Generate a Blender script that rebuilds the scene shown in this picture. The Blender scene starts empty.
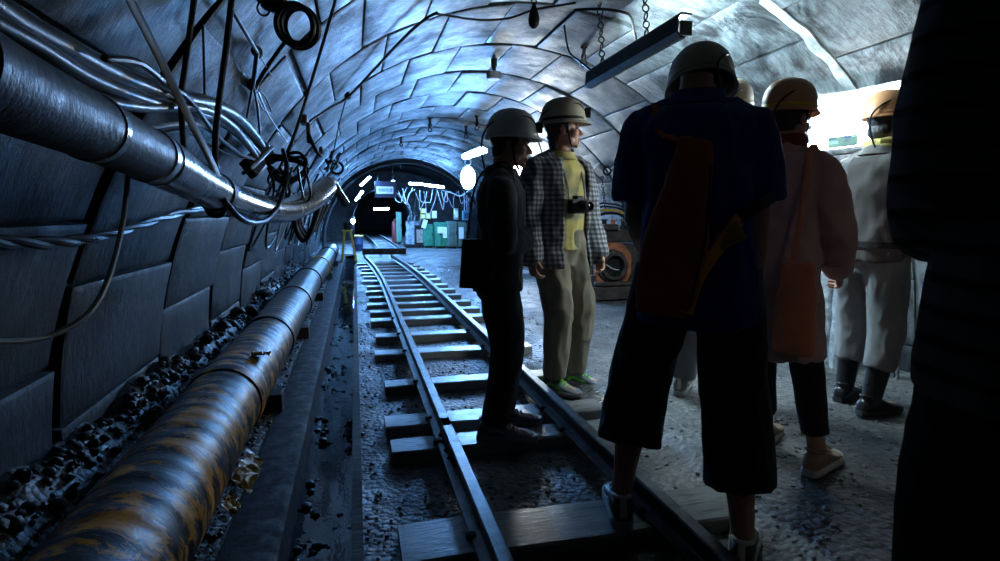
import bpy, bmesh, math, random
import numpy as np
from mathutils import Vector, Matrix, noise

random.seed(7)
SC = bpy.context.scene
COL = SC.collection
V = Vector
R = math.radians

# ------------------------------------------------------------------ camera
F = 570.0; CX, CY = 500.0, 280.5; EYE = 1.15
PITCH = math.atan((CY-212.0)/F); YAW = math.atan((CX-355.0)/math.hypot(F, CY-212.0))
FW = V((math.sin(YAW)*math.cos(PITCH), math.cos(YAW)*math.cos(PITCH), -math.sin(PITCH)))
RT = V((math.cos(YAW), -math.sin(YAW), 0)); UP = RT.cross(FW)
EYEP = V((0, 0, EYE))
cam_d = bpy.data.cameras.new('camera'); cam = bpy.data.objects.new('camera', cam_d); COL.objects.link(cam)
cam_d.sensor_width = 36.0; cam_d.lens = 36.0*F/1000.0; cam_d.clip_start = 0.05; cam_d.clip_end = 200
mrot = Matrix((RT, UP, -FW)).transposed()
cam.matrix_world = Matrix.Translation(EYEP) @ mrot.to_4x4()
SC.camera = cam

def ray(x, y): return FW*F + RT*(x-CX) - UP*(y-CY)
def at(x, y, Y):
    r = ray(x, y); return EYEP + r*(Y/r.y)
def atx(x, y, X):
    r = ray(x, y); return EYEP + r*(X/r.x)
def atz(x, y, z):
    r = ray(x, y); return EYEP + r*((z-EYE)/r.z)
TX, TZ, TR = 1.365, 0.295, 2.3          # tunnel axis, springing height, radius
def onwall(x, y, inset=0.03):
    r = ray(x, y); rr = TR-inset
    ox, oz = -TX, EYE-TZ
    a = r.x**2+r.z**2; b = 2*(ox*r.x+oz*r.z); c = ox*ox+oz*oz-rr*rr
    t = (-b+math.sqrt(b*b-4*a*c))/(2*a)
    p = EYEP+r*t
    if p.z < TZ:                          # straight foot of the wall
        X = TX-rr if r.x < 0 else TX+rr
        p = atx(x, y, X)
    return p

# ------------------------------------------------------------------ materials
def nt_new(name):
    m = bpy.data.materials.new(name); m.use_nodes = True
    nt = m.node_tree; b = nt.nodes['Principled BSDF']
    return m, nt, b
def nd(nt, t, **kw):
    n = nt.nodes.new(t)
    for k, v in kw.items():
        if k in n.inputs: n.inputs[k].default_value = v
        else: setattr(n, k, v)
    return n
def ramp(nt, fac, stops):
    r = nt.nodes.new('ShaderNodeValToRGB'); nt.links.new(fac, r.inputs['Fac'])
    e = r.color_ramp.elements
    while len(e) < len(stops): e.new(0.5)
    for k, (p, c) in enumerate(stops):
        e[k].position = p
        e[k].color = (c, c, c, 1) if isinstance(c, (int, float)) else (*c, 1)
    return r.outputs['Color']
def coords(nt, scale=(1, 1, 1), kind='Object'):
    tc = nt.nodes.new('ShaderNodeTexCoord'); mp = nt.nodes.new('ShaderNodeMapping')
    nt.links.new(tc.outputs[kind], mp.inputs['Vector']); mp.inputs['Scale'].default_value = scale
    return mp.outputs['Vector']
def noise_tex(nt, vec, scale, detail=5, rough=0.55, dist=0.0):
    n = nd(nt, 'ShaderNodeTexNoise', Scale=scale, Detail=detail, Roughness=rough, Distortion=dist)
    nt.links.new(vec, n.inputs['Vector']); return n.outputs['Fac']
def bump(nt, b, h, strength=0.3, dist=0.01):
    n = nd(nt, 'ShaderNodeBump', Strength=strength, Distance=dist)
    nt.links.new(h, n.inputs['Height']); nt.links.new(n.outputs['Normal'], b.inputs['Normal'])
def mat(name, c1, c2=None, scale=8, rough=(0.5, 0.7), metal=0.0, bs=0.2, bscale=60, stretch=(1, 1, 1), lo=0.35, hi=0.65, bd=0.004, spec=0.5):
    m, nt, b = nt_new(name)
    b.inputs['Specular IOR Level'].default_value = spec
    c2 = c2 or tuple(x*0.7 for x in c1)
    vec = coords(nt, stretch)
    f = noise_tex(nt, vec, scale)
    nt.links.new(ramp(nt, f, [(lo, c1), (hi, c2)]), b.inputs['Base Color'])
    f2 = noise_tex(nt, vec, scale*2.3)
    nt.links.new(ramp(nt, f2, [(0.3, rough[0]), (0.7, rough[1])]), b.inputs['Roughness'])
    b.inputs['Metallic'].default_value = metal
    if bs: bump(nt, b, noise_tex(nt, vec, bscale, 4), bs, bd)
    return m
def emit(name, c, s):
    m, nt, b = nt_new(name)
    b.inputs['Base Color'].default_value = (0.9, 0.9, 0.9, 1)
    b.inputs['Emission Color'].default_value = (*c, 1); b.inputs['Emission Strength'].default_value = s
    return m
def fabric(name, c1, c2=None, rough=0.9, weave=260):
    m, nt, b = nt_new(name)
    c2 = c2 or tuple(x*0.75 for x in c1)
    vec = coords(nt)
    nt.links.new(ramp(nt, noise_tex(nt, vec, 9), [(0.35, c1), (0.65, c2)]), b.inputs['Base Color'])
    b.inputs['Roughness'].default_value = rough
    b.inputs['Sheen Weight'].default_value = 0.12
    bump(nt, b, noise_tex(nt, vec, weave, 2), 0.25, 0.002)
    return m

def block_mat(low_shade=0.0):
    m, nt, b = nt_new('wet_concrete_block')
    vec = coords(nt)
    at_ = nt.nodes.new('ShaderNodeAttribute'); at_.attribute_name = 'block'
    big = noise_tex(nt, vec, 1.1, 6, 0.6, 0.4)
    base = ramp(nt, big, [(0.32, (0.030, 0.036, 0.040)), (0.45, (0.11, 0.13, 0.14)), (0.60, (0.18, 0.20, 0.21)), (0.74, (0.34, 0.36, 0.37))])
    st = ramp(nt, noise_tex(nt, coords(nt, (1, 1, 0.7)), 2.3, 9, 0.74, 0.9), [(0.42, 0.05), (0.50, 0.55), (0.58, 1.0)])
    ms = nd(nt, 'ShaderNodeMix', data_type='RGBA', blend_type='MULTIPLY'); ms.inputs[0].default_value = 1
    nt.links.new(base, ms.inputs[6]); nt.links.new(st, ms.inputs[7]); base = ms.outputs[2]
    per = ramp(nt, at_.outputs['Fac'], [(0.0, 0.32), (0.25, 0.75), (0.6, 0.95), (1.0, 1.2)])
    mx = nd(nt, 'ShaderNodeMix', data_type='RGBA', blend_type='MULTIPLY'); mx.inputs[0].default_value = 1
    nt.links.new(base, mx.inputs[6]); nt.links.new(per, mx.inputs[7])
    fine = noise_tex(nt, coords(nt, (0.5, 1.8, 0.5)), 17, 8, 0.75)
    fr = ramp(nt, fine, [(0.36, 0.25), (0.5, 0.85), (0.64, 1.25)])
    mx2 = nd(nt, 'ShaderNodeMix', data_type='RGBA', blend_type='MULTIPLY'); mx2.inputs[0].default_value = 1.0
    nt.links.new(mx.outputs[2], mx2.inputs[6]); nt.links.new(fr, mx2.inputs[7])
    out = mx2.outputs[2]
    if low_shade:                       # shade painted in: wall colour darkened toward its foot
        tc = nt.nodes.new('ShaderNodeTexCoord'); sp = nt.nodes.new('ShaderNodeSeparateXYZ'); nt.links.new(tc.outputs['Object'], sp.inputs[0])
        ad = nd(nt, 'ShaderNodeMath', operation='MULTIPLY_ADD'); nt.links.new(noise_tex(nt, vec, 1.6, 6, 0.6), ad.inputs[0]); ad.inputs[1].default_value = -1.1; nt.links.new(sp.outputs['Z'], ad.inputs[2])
        gr = ramp(nt, ad.outputs[0], [(0.25, 1-low_shade), (1.15, 1.0)])
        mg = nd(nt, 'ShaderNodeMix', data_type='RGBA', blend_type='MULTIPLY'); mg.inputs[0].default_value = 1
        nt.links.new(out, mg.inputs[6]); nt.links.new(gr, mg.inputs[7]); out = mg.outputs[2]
    nt.links.new(out, b.inputs['Base Color'])
    wet = noise_tex(nt, vec, 3.2, 8, 0.72)
    nt.links.new(ramp(nt, wet, [(0.35, 0.30), (0.65, 0.70)]), b.inputs['Roughness'])
    b.inputs['Specular IOR Level'].default_value = 0.45
    bump(nt, b, fine, 0.85, 0.016)
    return m
def ground_mat():
    m, nt, b = nt_new('wet_gravel_mud')
    vec = coords(nt)
    vo = nd(nt, 'ShaderNodeTexVoronoi', Scale=38.0); nt.links.new(vec, vo.inputs['Vector'])
    n1 = noise_tex(nt, vec, 2.0, 6, 0.6)
    n2 = noise_tex(nt, vec, 26, 6, 0.65)
    c = ramp(nt, n1, [(0.3, (0.055, 0.058, 0.06)), (0.5, (0.13, 0.135, 0.135)), (0.7, (0.22, 0.22, 0.215))])
    c2 = ramp(nt, n2, [(0.35, 0.25), (0.62, 1.0)])
    mx = nd(nt, 'ShaderNodeMix', data_type='RGBA', blend_type='MULTIPLY'); mx.inputs[0].default_value = 0.9
    nt.links.new(c, mx.inputs[6]); nt.links.new(c2, mx.inputs[7])
    nt.links.new(mx.outputs[2], b.inputs['Base Color'])
    nt.links.new(ramp(nt, n1, [(0.35, 0.7), (0.6, 0.38)]), b.inputs['Roughness'])
    ad = nd(nt, 'ShaderNodeMath', operation='MULTIPLY_ADD'); nt.links.new(vo.outputs['Distance'], ad.inputs[0])
    ad.inputs[1].default_value = -0.8; nt.links.new(n2, ad.inputs[2])
    bump(nt, b, ad.outputs[0], 0.6, 0.02)
    return m
def pipe_mat():
    m, nt, b = nt_new('tar_wrapped_yellow_pipe')
    b.inputs['Specular IOR Level'].default_value = 0.3
    vec = coords(nt, (1.0, 1.7, 1.0))
    n = noise_tex(nt, vec, 6.5, 8, 0.70, 0.4)
    n2 = noise_tex(nt, coords(nt, (1, 6, 1)), 9, 5, 0.6)
    yel = ramp(nt, n, [(0.50, (0.008, 0.008, 0.009)), (0.515, (0.40, 0.145, 0.006)), (0.58, (0.78, 0.31, 0.012)), (0.70, (0.50, 0.20, 0.02))])
    # the yellow coat survives at the near end; further off the wrap is grey tar
    tc = nt.nodes.new('ShaderNodeTexCoord'); sp = nt.nodes.new('ShaderNodeSeparateXYZ'); nt.links.new(tc.outputs['Object'], sp.inputs[0])
    f = nd(nt, 'ShaderNodeMapRange'); nt.links.new(sp.outputs['Y'], f.inputs['Value'])
    f.inputs['From Min'].default_value = 1.6; f.inputs['From Max'].default_value = 3.9
    grey = ramp(nt, n2, [(0.35, (0.012, 0.012, 0.012)), (0.58, (0.06, 0.052, 0.045)), (0.68, (0.24, 0.12, 0.03))])
    mx = nd(nt, 'ShaderNodeMix', data_type='RGBA'); nt.links.new(f.outputs[0], mx.inputs[0])
    nt.links.new(yel, mx.inputs[6]); nt.links.new(grey, mx.inputs[7])
    nt.links.new(mx.outputs[2], b.inputs['Base Color'])
    nt.links.new(ramp(nt, n2, [(0.3, 0.28), (0.7, 0.5)]), b.inputs['Roughness'])
    w = nd(nt, 'ShaderNodeTexWave', Scale=3.2, Distortion=1.2, Detail=3.0); w.bands_direction = 'Y'
    nt.links.new(coords(nt, (0.25, 1, 0.2)), w.inputs['Vector'])
    ad = nd(nt, 'ShaderNodeMath', operation='MULTIPLY_ADD'); nt.links.new(w.outputs['Fac'], ad.inputs[0]); ad.inputs[1].default_value = 0.5
    nt.links.new(n, ad.inputs[2])
    bump(nt, b, ad.outputs[0], 0.55, 0.012)
    return m
def plaid_mat():
    m, nt, b = nt_new('plaid_cotton')
    outs = []
    for d in ('X', 'Z'):
        w = nd(nt, 'ShaderNodeTexWave', Scale=10.5, Distortion=0.8, Detail=1.0); w.bands_direction = d
        nt.links.new(coords(nt), w.inputs['Vector'])
        outs.append(ramp(nt, w.outputs['Fac'], [(0.42, 0.0), (0.55, 1.0)]))
    ad = nd(nt, 'ShaderNodeMath', operation='ADD'); nt.links.new(outs[0], ad.inputs[0]); nt.links.new(outs[1], ad.inputs[1])
    hv = nd(nt, 'ShaderNodeMath', operation='MULTIPLY'); nt.links.new(ad.outputs[0], hv.inputs[0]); hv.inputs[1].default_value = 0.5
    nt.links.new(ramp(nt, hv.outputs[0], [(0.1, (0.30, 0.30, 0.285)), (0.5, (0.12, 0.125, 0.14)), (0.9, (0.045, 0.048, 0.06))]), b.inputs['Base Color'])
    b.inputs['Roughness'].default_value = 0.9
    return m
def stripe_mat():
    m, nt, b = nt_new('dark_striped_knit')
    tc = nt.nodes.new('ShaderNodeTexCoord'); sp = nt.nodes.new('ShaderNodeSeparateXYZ'); nt.links.new(tc.outputs['Object'], sp.inputs[0])
    ns = noise_tex(nt, coords(nt), 3, 2)
    a = nd(nt, 'ShaderNodeMath', operation='MULTIPLY_ADD'); nt.links.new(ns, a.inputs[0]); a.inputs[1].default_value = 0.03; nt.links.new(sp.outputs['Z'], a.inputs[2])
    mu = nd(nt, 'ShaderNodeMath', operation='MULTIPLY'); nt.links.new(a.outputs[0], mu.inputs[0]); mu.inputs[1].default_value = 19.0
    fr = nd(nt, 'ShaderNodeMath', operation='FRACT'); nt.links.new(mu.outputs[0], fr.inputs[0])
    nt.links.new(ramp(nt, fr.outputs[0], [(0.0, (0.004, 0.004, 0.005)), (0.18, (0.004, 0.004, 0.005)), (0.28, (0.10, 0.10, 0.105)), (0.9, (0.085, 0.085, 0.09)), (1.0, (0.004, 0.004, 0.005))]), b.inputs['Base Color'])
    b.inputs['Roughness'].default_value = 0.95
    return m

MT = {}
MT['block'] = block_mat(); MT['block_shaded'] = block_mat(0.88)  # second copy has the left wall's shade put into its colour
MT['mortar'] = mat('dark_damp_mortar', (0.010, 0.011, 0.012), (0.03, 0.03, 0.03), 9, (0.6, 0.9), bs=0.6)
MT['mortar_light'] = mat('pale_mortar', (0.36, 0.38, 0.38), (0.12, 0.13, 0.13), 9, (0.6, 0.85), bs=0.7, bscale=30)
MT['ground'] = ground_mat()
MT['pipe'] = pipe_mat()
MT['dirt'] = mat('black_coal_dirt', (0.009, 0.009, 0.010), (0.004, 0.004, 0.004), 9, (0.6, 0.95), 0, 0.8, 50, bd=0.02, spec=0.2)
MT['rail'] = mat('worn_rail_steel', (0.16, 0.165, 0.17), (0.07, 0.065, 0.06), 14, (0.3, 0.5), 0.85, 0.2, 90)
MT['sleeper'] = mat('wet_grey_timber', (0.30, 0.30, 0.295), (0.16, 0.158, 0.15), 7, (0.2, 0.45), 0, 0.5, 40, (0.35, 3, 1))
MT['timber_dark'] = mat('black_oiled_timber', (0.02, 0.018, 0.016), (0.040, 0.034, 0.028), 9, (0.6, 0.9), 0, 0.6, 30, (0.4, 3, 1), spec=0.25)
MT['coal'] = mat('wet_coal', (0.005, 0.005, 0.006), (0.013, 0.013, 0.014), 20, (0.45, 0.75), 0, 0.6, 60)
MT['stone'] = mat('grey_gravel', (0.22, 0.22, 0.22), (0.05, 0.05, 0.052), 11, (0.35, 0.65), 0, 0.4, 80)
MT['kerb'] = mat('grimy_concrete', (0.022, 0.022, 0.024), (0.010, 0.010, 0.011), 8, (0.6, 0.95), 0, 0.6, 40, spec=0.2)
MT['water'] = None
MT['hose'] = mat('wet_grey_duct', (0.20, 0.21, 0.22), (0.11, 0.115, 0.12), 5, (0.18, 0.30), 0.55, 0.08, 40, (1, 2, 1))
MT['hose_dirty'] = mat('grimy_duct', (0.035, 0.036, 0.038), (0.016, 0.016, 0.017), 7, (0.35, 0.6), 0.1, 0.5, 70, (1, 1.5, 1), spec=0.35)
MT['cable'] = mat('black_rubber', (0.008, 0.008, 0.009), (0.015, 0.015, 0.016), 10, (0.26, 0.40), 0, 0.15, 60, spec=0.16)
MT['cable_brown'] = mat('brown_hose', (0.035, 0.016, 0.012), (0.02, 0.012, 0.01), 8, (0.25, 0.4), 0, 0.1)
MT['cable_pale'] = mat('pale_grey_sheath', (0.55, 0.57, 0.60), (0.4, 0.42, 0.45), 8, (0.35, 0.5), 0, 0.1)
MT['cable_grey'] = mat('grey_lead', (0.16, 0.17, 0.18), (0.10, 0.11, 0.12), 8, (0.3, 0.45), 0, 0.1)
MT['rope'] = mat('grimy_rope', (0.02, 0.018, 0.016), (0.04, 0.03, 0.024), 30, (0.5, 0.8), 0, 0.5, 120)
MT['iron'] = mat('black_iron', (0.012, 0.012, 0.013), (0.03, 0.024, 0.02), 16, (0.4, 0.6), 0.6, 0.4, 60)
MT['steelbar'] = mat('dull_strap_steel', (0.022, 0.019, 0.017), (0.012, 0.010, 0.009), 12, (0.4, 0.6), 0.0, 0.3, 60, spec=0.3)
MT['rust'] = mat('rusty_orange_paint', (0.42, 0.13, 0.055), (0.20, 0.06, 0.03), 10, (0.4, 0.7), 0.1, 0.4, 40)
MT['rustdark'] = mat('rusty_castiron', (0.085, 0.062, 0.055), (0.035, 0.028, 0.026), 12, (0.4, 0.65), 0.4, 0.5, 40)
MT['yellow'] = mat('yellow_paint', (0.62, 0.47, 0.05), (0.45, 0.33, 0.05), 12, (0.4, 0.6))
MT['yellow_tape'] = mat('yellow_wrap', (0.55, 0.31, 0.03), (0.32, 0.16, 0.02), 18, (0.35, 0.6), 0, 0.5, 60)
MT['green'] = mat('green_enamel', (0.03, 0.26, 0.15), (0.02, 0.17, 0.10), 7, (0.35, 0.55))
MT['greygreen'] = mat('grey_green_enamel', (0.11, 0.18, 0.15), (0.07, 0.12, 0.10), 9, (0.4, 0.6))
MT['palegreen'] = mat('pale_green_enamel', (0.20, 0.42, 0.28), (0.15, 0.33, 0.22), 9, (0.4, 0.6))
MT['teal'] = mat('teal_enamel', (0.03, 0.20, 0.24), (0.02, 0.15, 0.19), 9, (0.4, 0.6))
MT['red'] = mat('dull_red_enamel', (0.30, 0.05, 0.045), (0.20, 0.035, 0.03), 9, (0.4, 0.6))
MT['bluepaint'] = mat('blue_enamel', (0.02, 0.045, 0.12), (0.016, 0.035, 0.09), 9, (0.4, 0.6))
MT['navy'] = mat('navy_board', (0.006, 0.012, 0.035), (0.005, 0.009, 0.028), 9, (0.4, 0.6))
MT['paper'] = mat('white_paper', (0.8, 0.82, 0.84), (0.72, 0.74, 0.77), 9, (0.7, 0.8), 0, 0.0)
MT['ink'] = mat('blue_ink', (0.02, 0.04, 0.14), (0.02, 0.04, 0.12), 9, (0.6, 0.7), 0, 0.0)
MT['plastic'] = mat('crumpled_clear_wrap', (0.42, 0.46, 0.50), (0.18, 0.20, 0.23), 10, (0.12, 0.3), 0.1, 1.0, 16, bd=0.02)
MT['galv'] = mat('galvanised_steel', (0.42, 0.45, 0.48), (0.28, 0.31, 0.34), 12, (0.25, 0.4), 0.8, 0.2)
MT['lampwhite'] = mat('white_lamp_enamel', (0.6, 0.62, 0.63), (0.5, 0.5, 0.5), 9, (0.4, 0.6), 0, 0.1)
MT['lampblack'] = mat('dark_lamp_housing', (0.03, 0.032, 0.034), (0.018, 0.018, 0.02), 10, (0.4, 0.6), 0.2, 0.2)
MT['rock'] = mat('dark_rock', (0.012, 0.013, 0.015), (0.05, 0.055, 0.06), 2.5, (0.35, 0.7), 0, 0.9, 12, bd=0.05)
COOL = (0.17, 0.45, 1.0)
NEAR = (0.66, 0.90, 1.0)
MT['tube_far'] = emit('lit_tube_far', COOL, 430)
MT['tube_near'] = emit('lit_tube_near', NEAR, 850)
MT['tube_added'] = emit('lit_tube_added', (1.0, 0.88, 0.76), 46)  # for the added lamp behind the camera
MT['flood'] = emit('lit_flood_lens', COOL, 560)
MT['panel'] = emit('glowing_board_face', (0.84, 0.95, 1.0), 46)  # glow set in the board faces themselves, no lamp behind
def water_mat():
    m, nt, b = nt_new('dark_ditch_water')
    b.inputs['Base Color'].default_value = (0.012, 0.016, 0.02, 1); b.inputs['Roughness'].default_value = 0.06
    bump(nt, b, noise_tex(nt, coords(nt, (1, 0.6, 1)), 14, 3), 0.15, 0.01)
    return m
MT['water'] = water_mat()

# ------------------------------------------------------------------ mesh builder
def catmull(pts, n=6):
    pts = [V(p) for p in pts]
    if len(pts) < 3: return pts
    out = []
    for i in range(len(pts)-1):
        p0 = pts[max(i-1, 0)]; p1 = pts[i]; p2 = pts[i+1]; p3 = pts[min(i+2, len(pts)-1)]
        for k in range(n):
            t = k/n
            out.append(0.5*((2*p1)+(p2-p0)*t+(2*p0-5*p1+4*p2-p3)*t*t+(3*p1-p0-3*p2+p3)*t**3))
    out.append(pts[-1]); return out

class MB:
    def __init__(s): s.v = []; s.f = []; s.mi = []; s.m = 0
    def add(s, vs, fs):
        o = len(s.v); s.v += [V(v) for v in vs]
        for f in fs: s.f.append(tuple(i+o for i in f)); s.mi.append(s.m)
    def rings(s, rs, closed=True, cap=True):
        o = len(s.v); n = len(rs[0])
        for r in rs: s.v += [V(p) for p in r]
        for i in range(len(rs)-1):
            for k in range(n if closed else n-1):
                a = o+i*n+k; b = o+i*n+(k+1) % n
                s.f.append((a, b, b+n, a+n)); s.mi.append(s.m)
        if cap and closed:
            s.f.append(tuple(o+k for k in reversed(range(n)))); s.mi.append(s.m)
            s.f.append(tuple(o+(len(rs)-1)*n+k for k in range(n))); s.mi.append(s.m)
    def box(s, c, size, rot=None):
        c = V(c); h = V(size)*0.5; vs = []
        for z in (-1, 1):
            for y in (-1, 1):
                for x in (-1, 1):
                    p = V((x*h.x, y*h.y, z*h.z))
                    vs.append(c+(rot @ p if rot else p))
        s.add(vs, [(0, 2, 3, 1), (4, 5, 7, 6), (0, 1, 5, 4), (2, 6, 7, 3), (0, 4, 6, 2), (1, 3, 7, 5)])
    def bar(s, a, b, w, d, ref=(0, 0, 1)):
        a, b = V(a), V(b); t = (b-a).normalized(); u = t.cross(V(ref))
        if u.length < 1e-4: u = t.cross(V((1, 0, 0)))
        u.normalize(); v = u.cross(t)
        q = [u*w/2+v*d/2, -u*w/2+v*d/2, -u*w/2-v*d/2, u*w/2-v*d/2]
        s.rings([[a+x for x in q], [b+x for x in q]])
    def tube(s, pts, r, n=10, cap='flat', ref=None, smooth=0, twist=0.0):
        pts = [V(p) for p in pts]
        rl = list(r) if isinstance(r, (list, tuple)) else [r]*len(pts)
        if smooth and len(pts) > 2:
            m = len(pts); pp = catmull(pts, smooth)
            rr = []
            for i in range(len(pp)):
                t = i/smooth; k = min(int(t), m-2); fr = t-k
                a, b = rl[k], rl[k+1]
                if isinstance(a, tuple) or isinstance(b, tuple):
                    a = a if isinstance(a, tuple) else (a, a); b = b if isinstance(b, tuple) else (b, b)
                    rr.append((a[0]*(1-fr)+b[0]*fr, a[1]*(1-fr)+b[1]*fr))
                else: rr.append(a*(1-fr)+b*fr)
            pts, rl = pp, rr
        tang = []
        for i in range(len(pts)):
            d = pts[min(i+1, len(pts)-1)]-pts[max(i-1, 0)]
            tang.append(d.normalized() if d.length > 1e-9 else V((0, 0, 1)))
        u = V(ref) if ref is not None else (V((0, 0, 1)) if abs(tang[0].z) < 0.9 else V((0, 1, 0)))
        rs = []
        def mk(c, t, u, w, a, b, off=0):
            return [c+u*(math.cos(2*math.pi*k/n+off)*a)+w*(math.sin(2*math.pi*k/n+off)*b) for k in range(n)]
        fr = []
        for i, (p, t) in enumerate(zip(pts, tang)):
            u = u-t*u.dot(t)
            if u.length < 1e-6: u = t.orthogonal()
            u.normalize(); w = t.cross(u); fr.append((u.copy(), w))
        def ab(q): return q if isinstance(q, tuple) else (q, q)
        if cap == 'round':
            a, b = ab(rl[0]); m = (a+b)/2
            for th in (80, 55, 28):
                th = R(th); rs.append(mk(pts[0]-tang[0]*m*math.sin(th), tang[0], *fr[0], a*math.cos(th), b*math.cos(th)))
        for i in range(len(pts)):
            a, b = ab(rl[i]); rs.append(mk(pts[i], tang[i], *fr[i], a, b, twist*i))
        if cap == 'round':
            a, b = ab(rl[-1]); m = (a+b)/2
            for th in (28, 55, 80):
                th = R(th); rs.append(mk(pts[-1]+tang[-1]*m*math.sin(th), tang[-1], *fr[-1], a*math.cos(th), b*math.cos(th)))
        s.rings(rs)
    def ell(s, c, r, M=None, nu=16, nv=10):
        c = V(c); rs = []
        for j in range(nv+1):
            th = -math.pi/2+math.pi*(j+0.15*(1 if j == 0 else 0)-0.15*(1 if j == nv else 0))/nv
            ring = []
            for k in range(nu):
                p = V((r[0]*math.cos(th)*math.cos(2*math.pi*k/nu), r[1]*math.cos(th)*math.sin(2*math.pi*k/nu), r[2]*math.sin(th)))
                ring.append(c+(M @ p if M else p))
            rs.append(ring)
        s.rings(rs)
    def lathe(s, prof, M=None, n=24, cap=True, closed=False):
        rs = []
        for (r, z) in prof:
            ring = [V((r*math.cos(2*math.pi*k/n), r*math.sin(2*math.pi*k/n), z)) for k in range(n)]
            rs.append([M @ p for p in ring] if M else ring)
        if closed: rs.append(rs[0])
        s.rings(rs, cap=cap and not closed)
    def torus(s, c, Rr, r, M=None, n=28, m=10):
        prof = [(Rr+r*math.cos(2*math.pi*k/m), r*math.sin(2*math.pi*k/m)) for k in range(m)]
        T = Matrix.Translation(V(c)) @ (M.to_4x4() if M else Matrix())
        s.lathe(prof, T, n, closed=True)
    def mesh(s, name):
        me = bpy.data.meshes.new(name); me.from_pydata([tuple(v) for v in s.v], [], s.f)
        for p, i in zip(me.polygons, s.mi): p.material_index = i
        me.validate(); me.update()
        b = bmesh.new(); b.from_mesh(me); bmesh.ops.recalc_face_normals(b, faces=b.faces); b.to_mesh(me); b.free()
        return me

def tag(o, label=None, cat=None, group=None, kind=None):
    if label: o['label'] = label
    if cat: o['category'] = cat
    if group: o['group'] = group
    if kind: o['kind'] = kind
    return o
def empty(name, loc, label=None, cat=None, group=None, rz=0):
    o = bpy.data.objects.new(name, None); COL.objects.link(o); o.location = loc; o.rotation_euler = (0, 0, rz); o.empty_display_size = 0.1
    bpy.context.view_layer.update()
    return tag(o, label, cat, group)
def shade(me, ang=40):
    for p in me.polygons: p.use_smooth = True
    try: me.set_sharp_from_angle(angle=R(ang))
    except Exception: pass
def put(name, me, mats, parent=None, local=False, label=None, cat=None, group=None, kind=None, bevel=0, smooth=40, keep=False):
    """link a mesh as ONE object. World coordinates unless local."""
    mats = mats if isinstance(mats, (list, tuple)) else [mats]
    o = bpy.data.objects.new(name, me); COL.objects.link(o)
    me.materials.clear()
    for m in mats: me.materials.append(m)
    if smooth: shade(me, smooth)
    if parent:
        o.parent = parent
        if not local:
            off = Matrix.Translation(parent.location) @ parent.rotation_euler.to_matrix().to_4x4()
            gp = parent.parent
            if gp: off = Matrix.Translation(gp.location) @ gp.rotation_euler.to_matrix().to_4x4() @ off
            me.transform(off.inverted())
    elif not keep and len(me.vertices):
        co = np.empty(len(me.vertices)*3); me.vertices.foreach_get('co', co); co = co.reshape(-1, 3)
        c = V(((co[:, 0].min()+co[:, 0].max())/2, (co[:, 1].min()+co[:, 1].max())/2, co[:, 2].min()))
        me.transform(Matrix.Translation(-c)); o.location = c
    if bevel:
        md = o.modifiers.new('bevel', 'BEVEL'); md.width = bevel; md.segments = 2; md.limit_method = 'ANGLE'
    return tag(o, label, cat, group, kind)
def cable(name, pts, r, m, label, cat='cable', group=None, n=8, smooth=6, parent=None):
    mb = MB(); mb.tube(pts, r, n, 'round', smooth=smooth)
    return put(name, mb.mesh(name), m, parent, label=label, cat=cat, group=group)
BAKE = bpy.data.scenes.new('bake')
def baked(mb, voxel, smooth_it=3, fold=0.0, fscale=(7, 7, 4), seed=0):
    """union of overlapping shells as one continuous surface"""
    me = mb.mesh('shell'); o = bpy.data.objects.new('shell', me); BAKE.collection.objects.link(o)
    md = o.modifiers.new('r', 'REMESH'); md.mode = 'VOXEL'; md.voxel_size = voxel
    if smooth_it:
        ms = o.modifiers.new('s', 'SMOOTH'); ms.factor = 0.5; ms.iterations = smooth_it
    vl = BAKE.view_layers[0]; vl.update(); dg = vl.depsgraph
    if dg is None:
        with bpy.context.temp_override(scene=BAKE, view_layer=vl): dg = bpy.context.evaluated_depsgraph_get()
    out = bpy.data.meshes.new_from_object(o.evaluated_get(dg))
    bpy.data.objects.remove(o); bpy.data.meshes.remove(me)
    if fold:
        nrm = [v.normal.copy() for v in out.vertices]
        for vx, nv in zip(out.vertices, nrm):
            p = vx.co.copy(); q = V((p.x*fscale[0]+seed, p.y*fscale[1], p.z*fscale[2]))
            h = noise.noise(q)+0.5*noise.noise(q*2.1)
            h = 1-abs(h)*2.2                     # ridged, like creases
            vx.co = p+nv*(h*fold)
        out.update()
    return out
def text_mesh(s, size, M, depth=0.002):
    c = bpy.data.curves.new('t', 'FONT'); c.body = s; c.size = size; c.align_x = 'CENTER'; c.align_y = 'CENTER'; c.extrude = depth
    o = bpy.data.objects.new('t', c); COL.objects.link(o)
    dg = bpy.context.evaluated_depsgraph_get()
    me = bpy.data.meshes.new_from_object(o.evaluated_get(dg)); bpy.data.objects.remove(o)
    me.transform(M); return me
# ------------------------------------------------------------------ ground
def sm(t): t = max(0.0, min(1.0, t)); return t*t*(3-2*t)
def bend(Y): return 0.0 if Y < 7.5 else -0.0055*(Y-7.5)**2
def gh(x, y):
    n = noise.noise(V((x*1.7, y*1.7, 0)))*0.018+noise.noise(V((x*6, y*6, 3)))*0.008
    if x < -0.46:
        k = sm((-0.58-x)/0.30)
        hp = 0.40+0.14*noise.noise(V((0, y*0.9, 5)))
        hp *= 1-0.65*sm((y-8.0)/4.0)
        return 0.06+n+k*(hp-0.06)+k*0.06*noise.noise(V((x*7, y*7, 9)))
    if x < -0.28: return -0.05
    if x < -0.03: return -0.15+n*1.8+0.05*noise.noise(V((x*11, y*5, 2)))
    if x < 0.12: return 0.01+n*0.6
    return n+0.055*sm((x-1.30)/0.25)
def seq(a, b, d0, g):
    out = [a]; d = d0
    while out[-1] < b: out.append(out[-1]+d); d *= g
    return out
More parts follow.
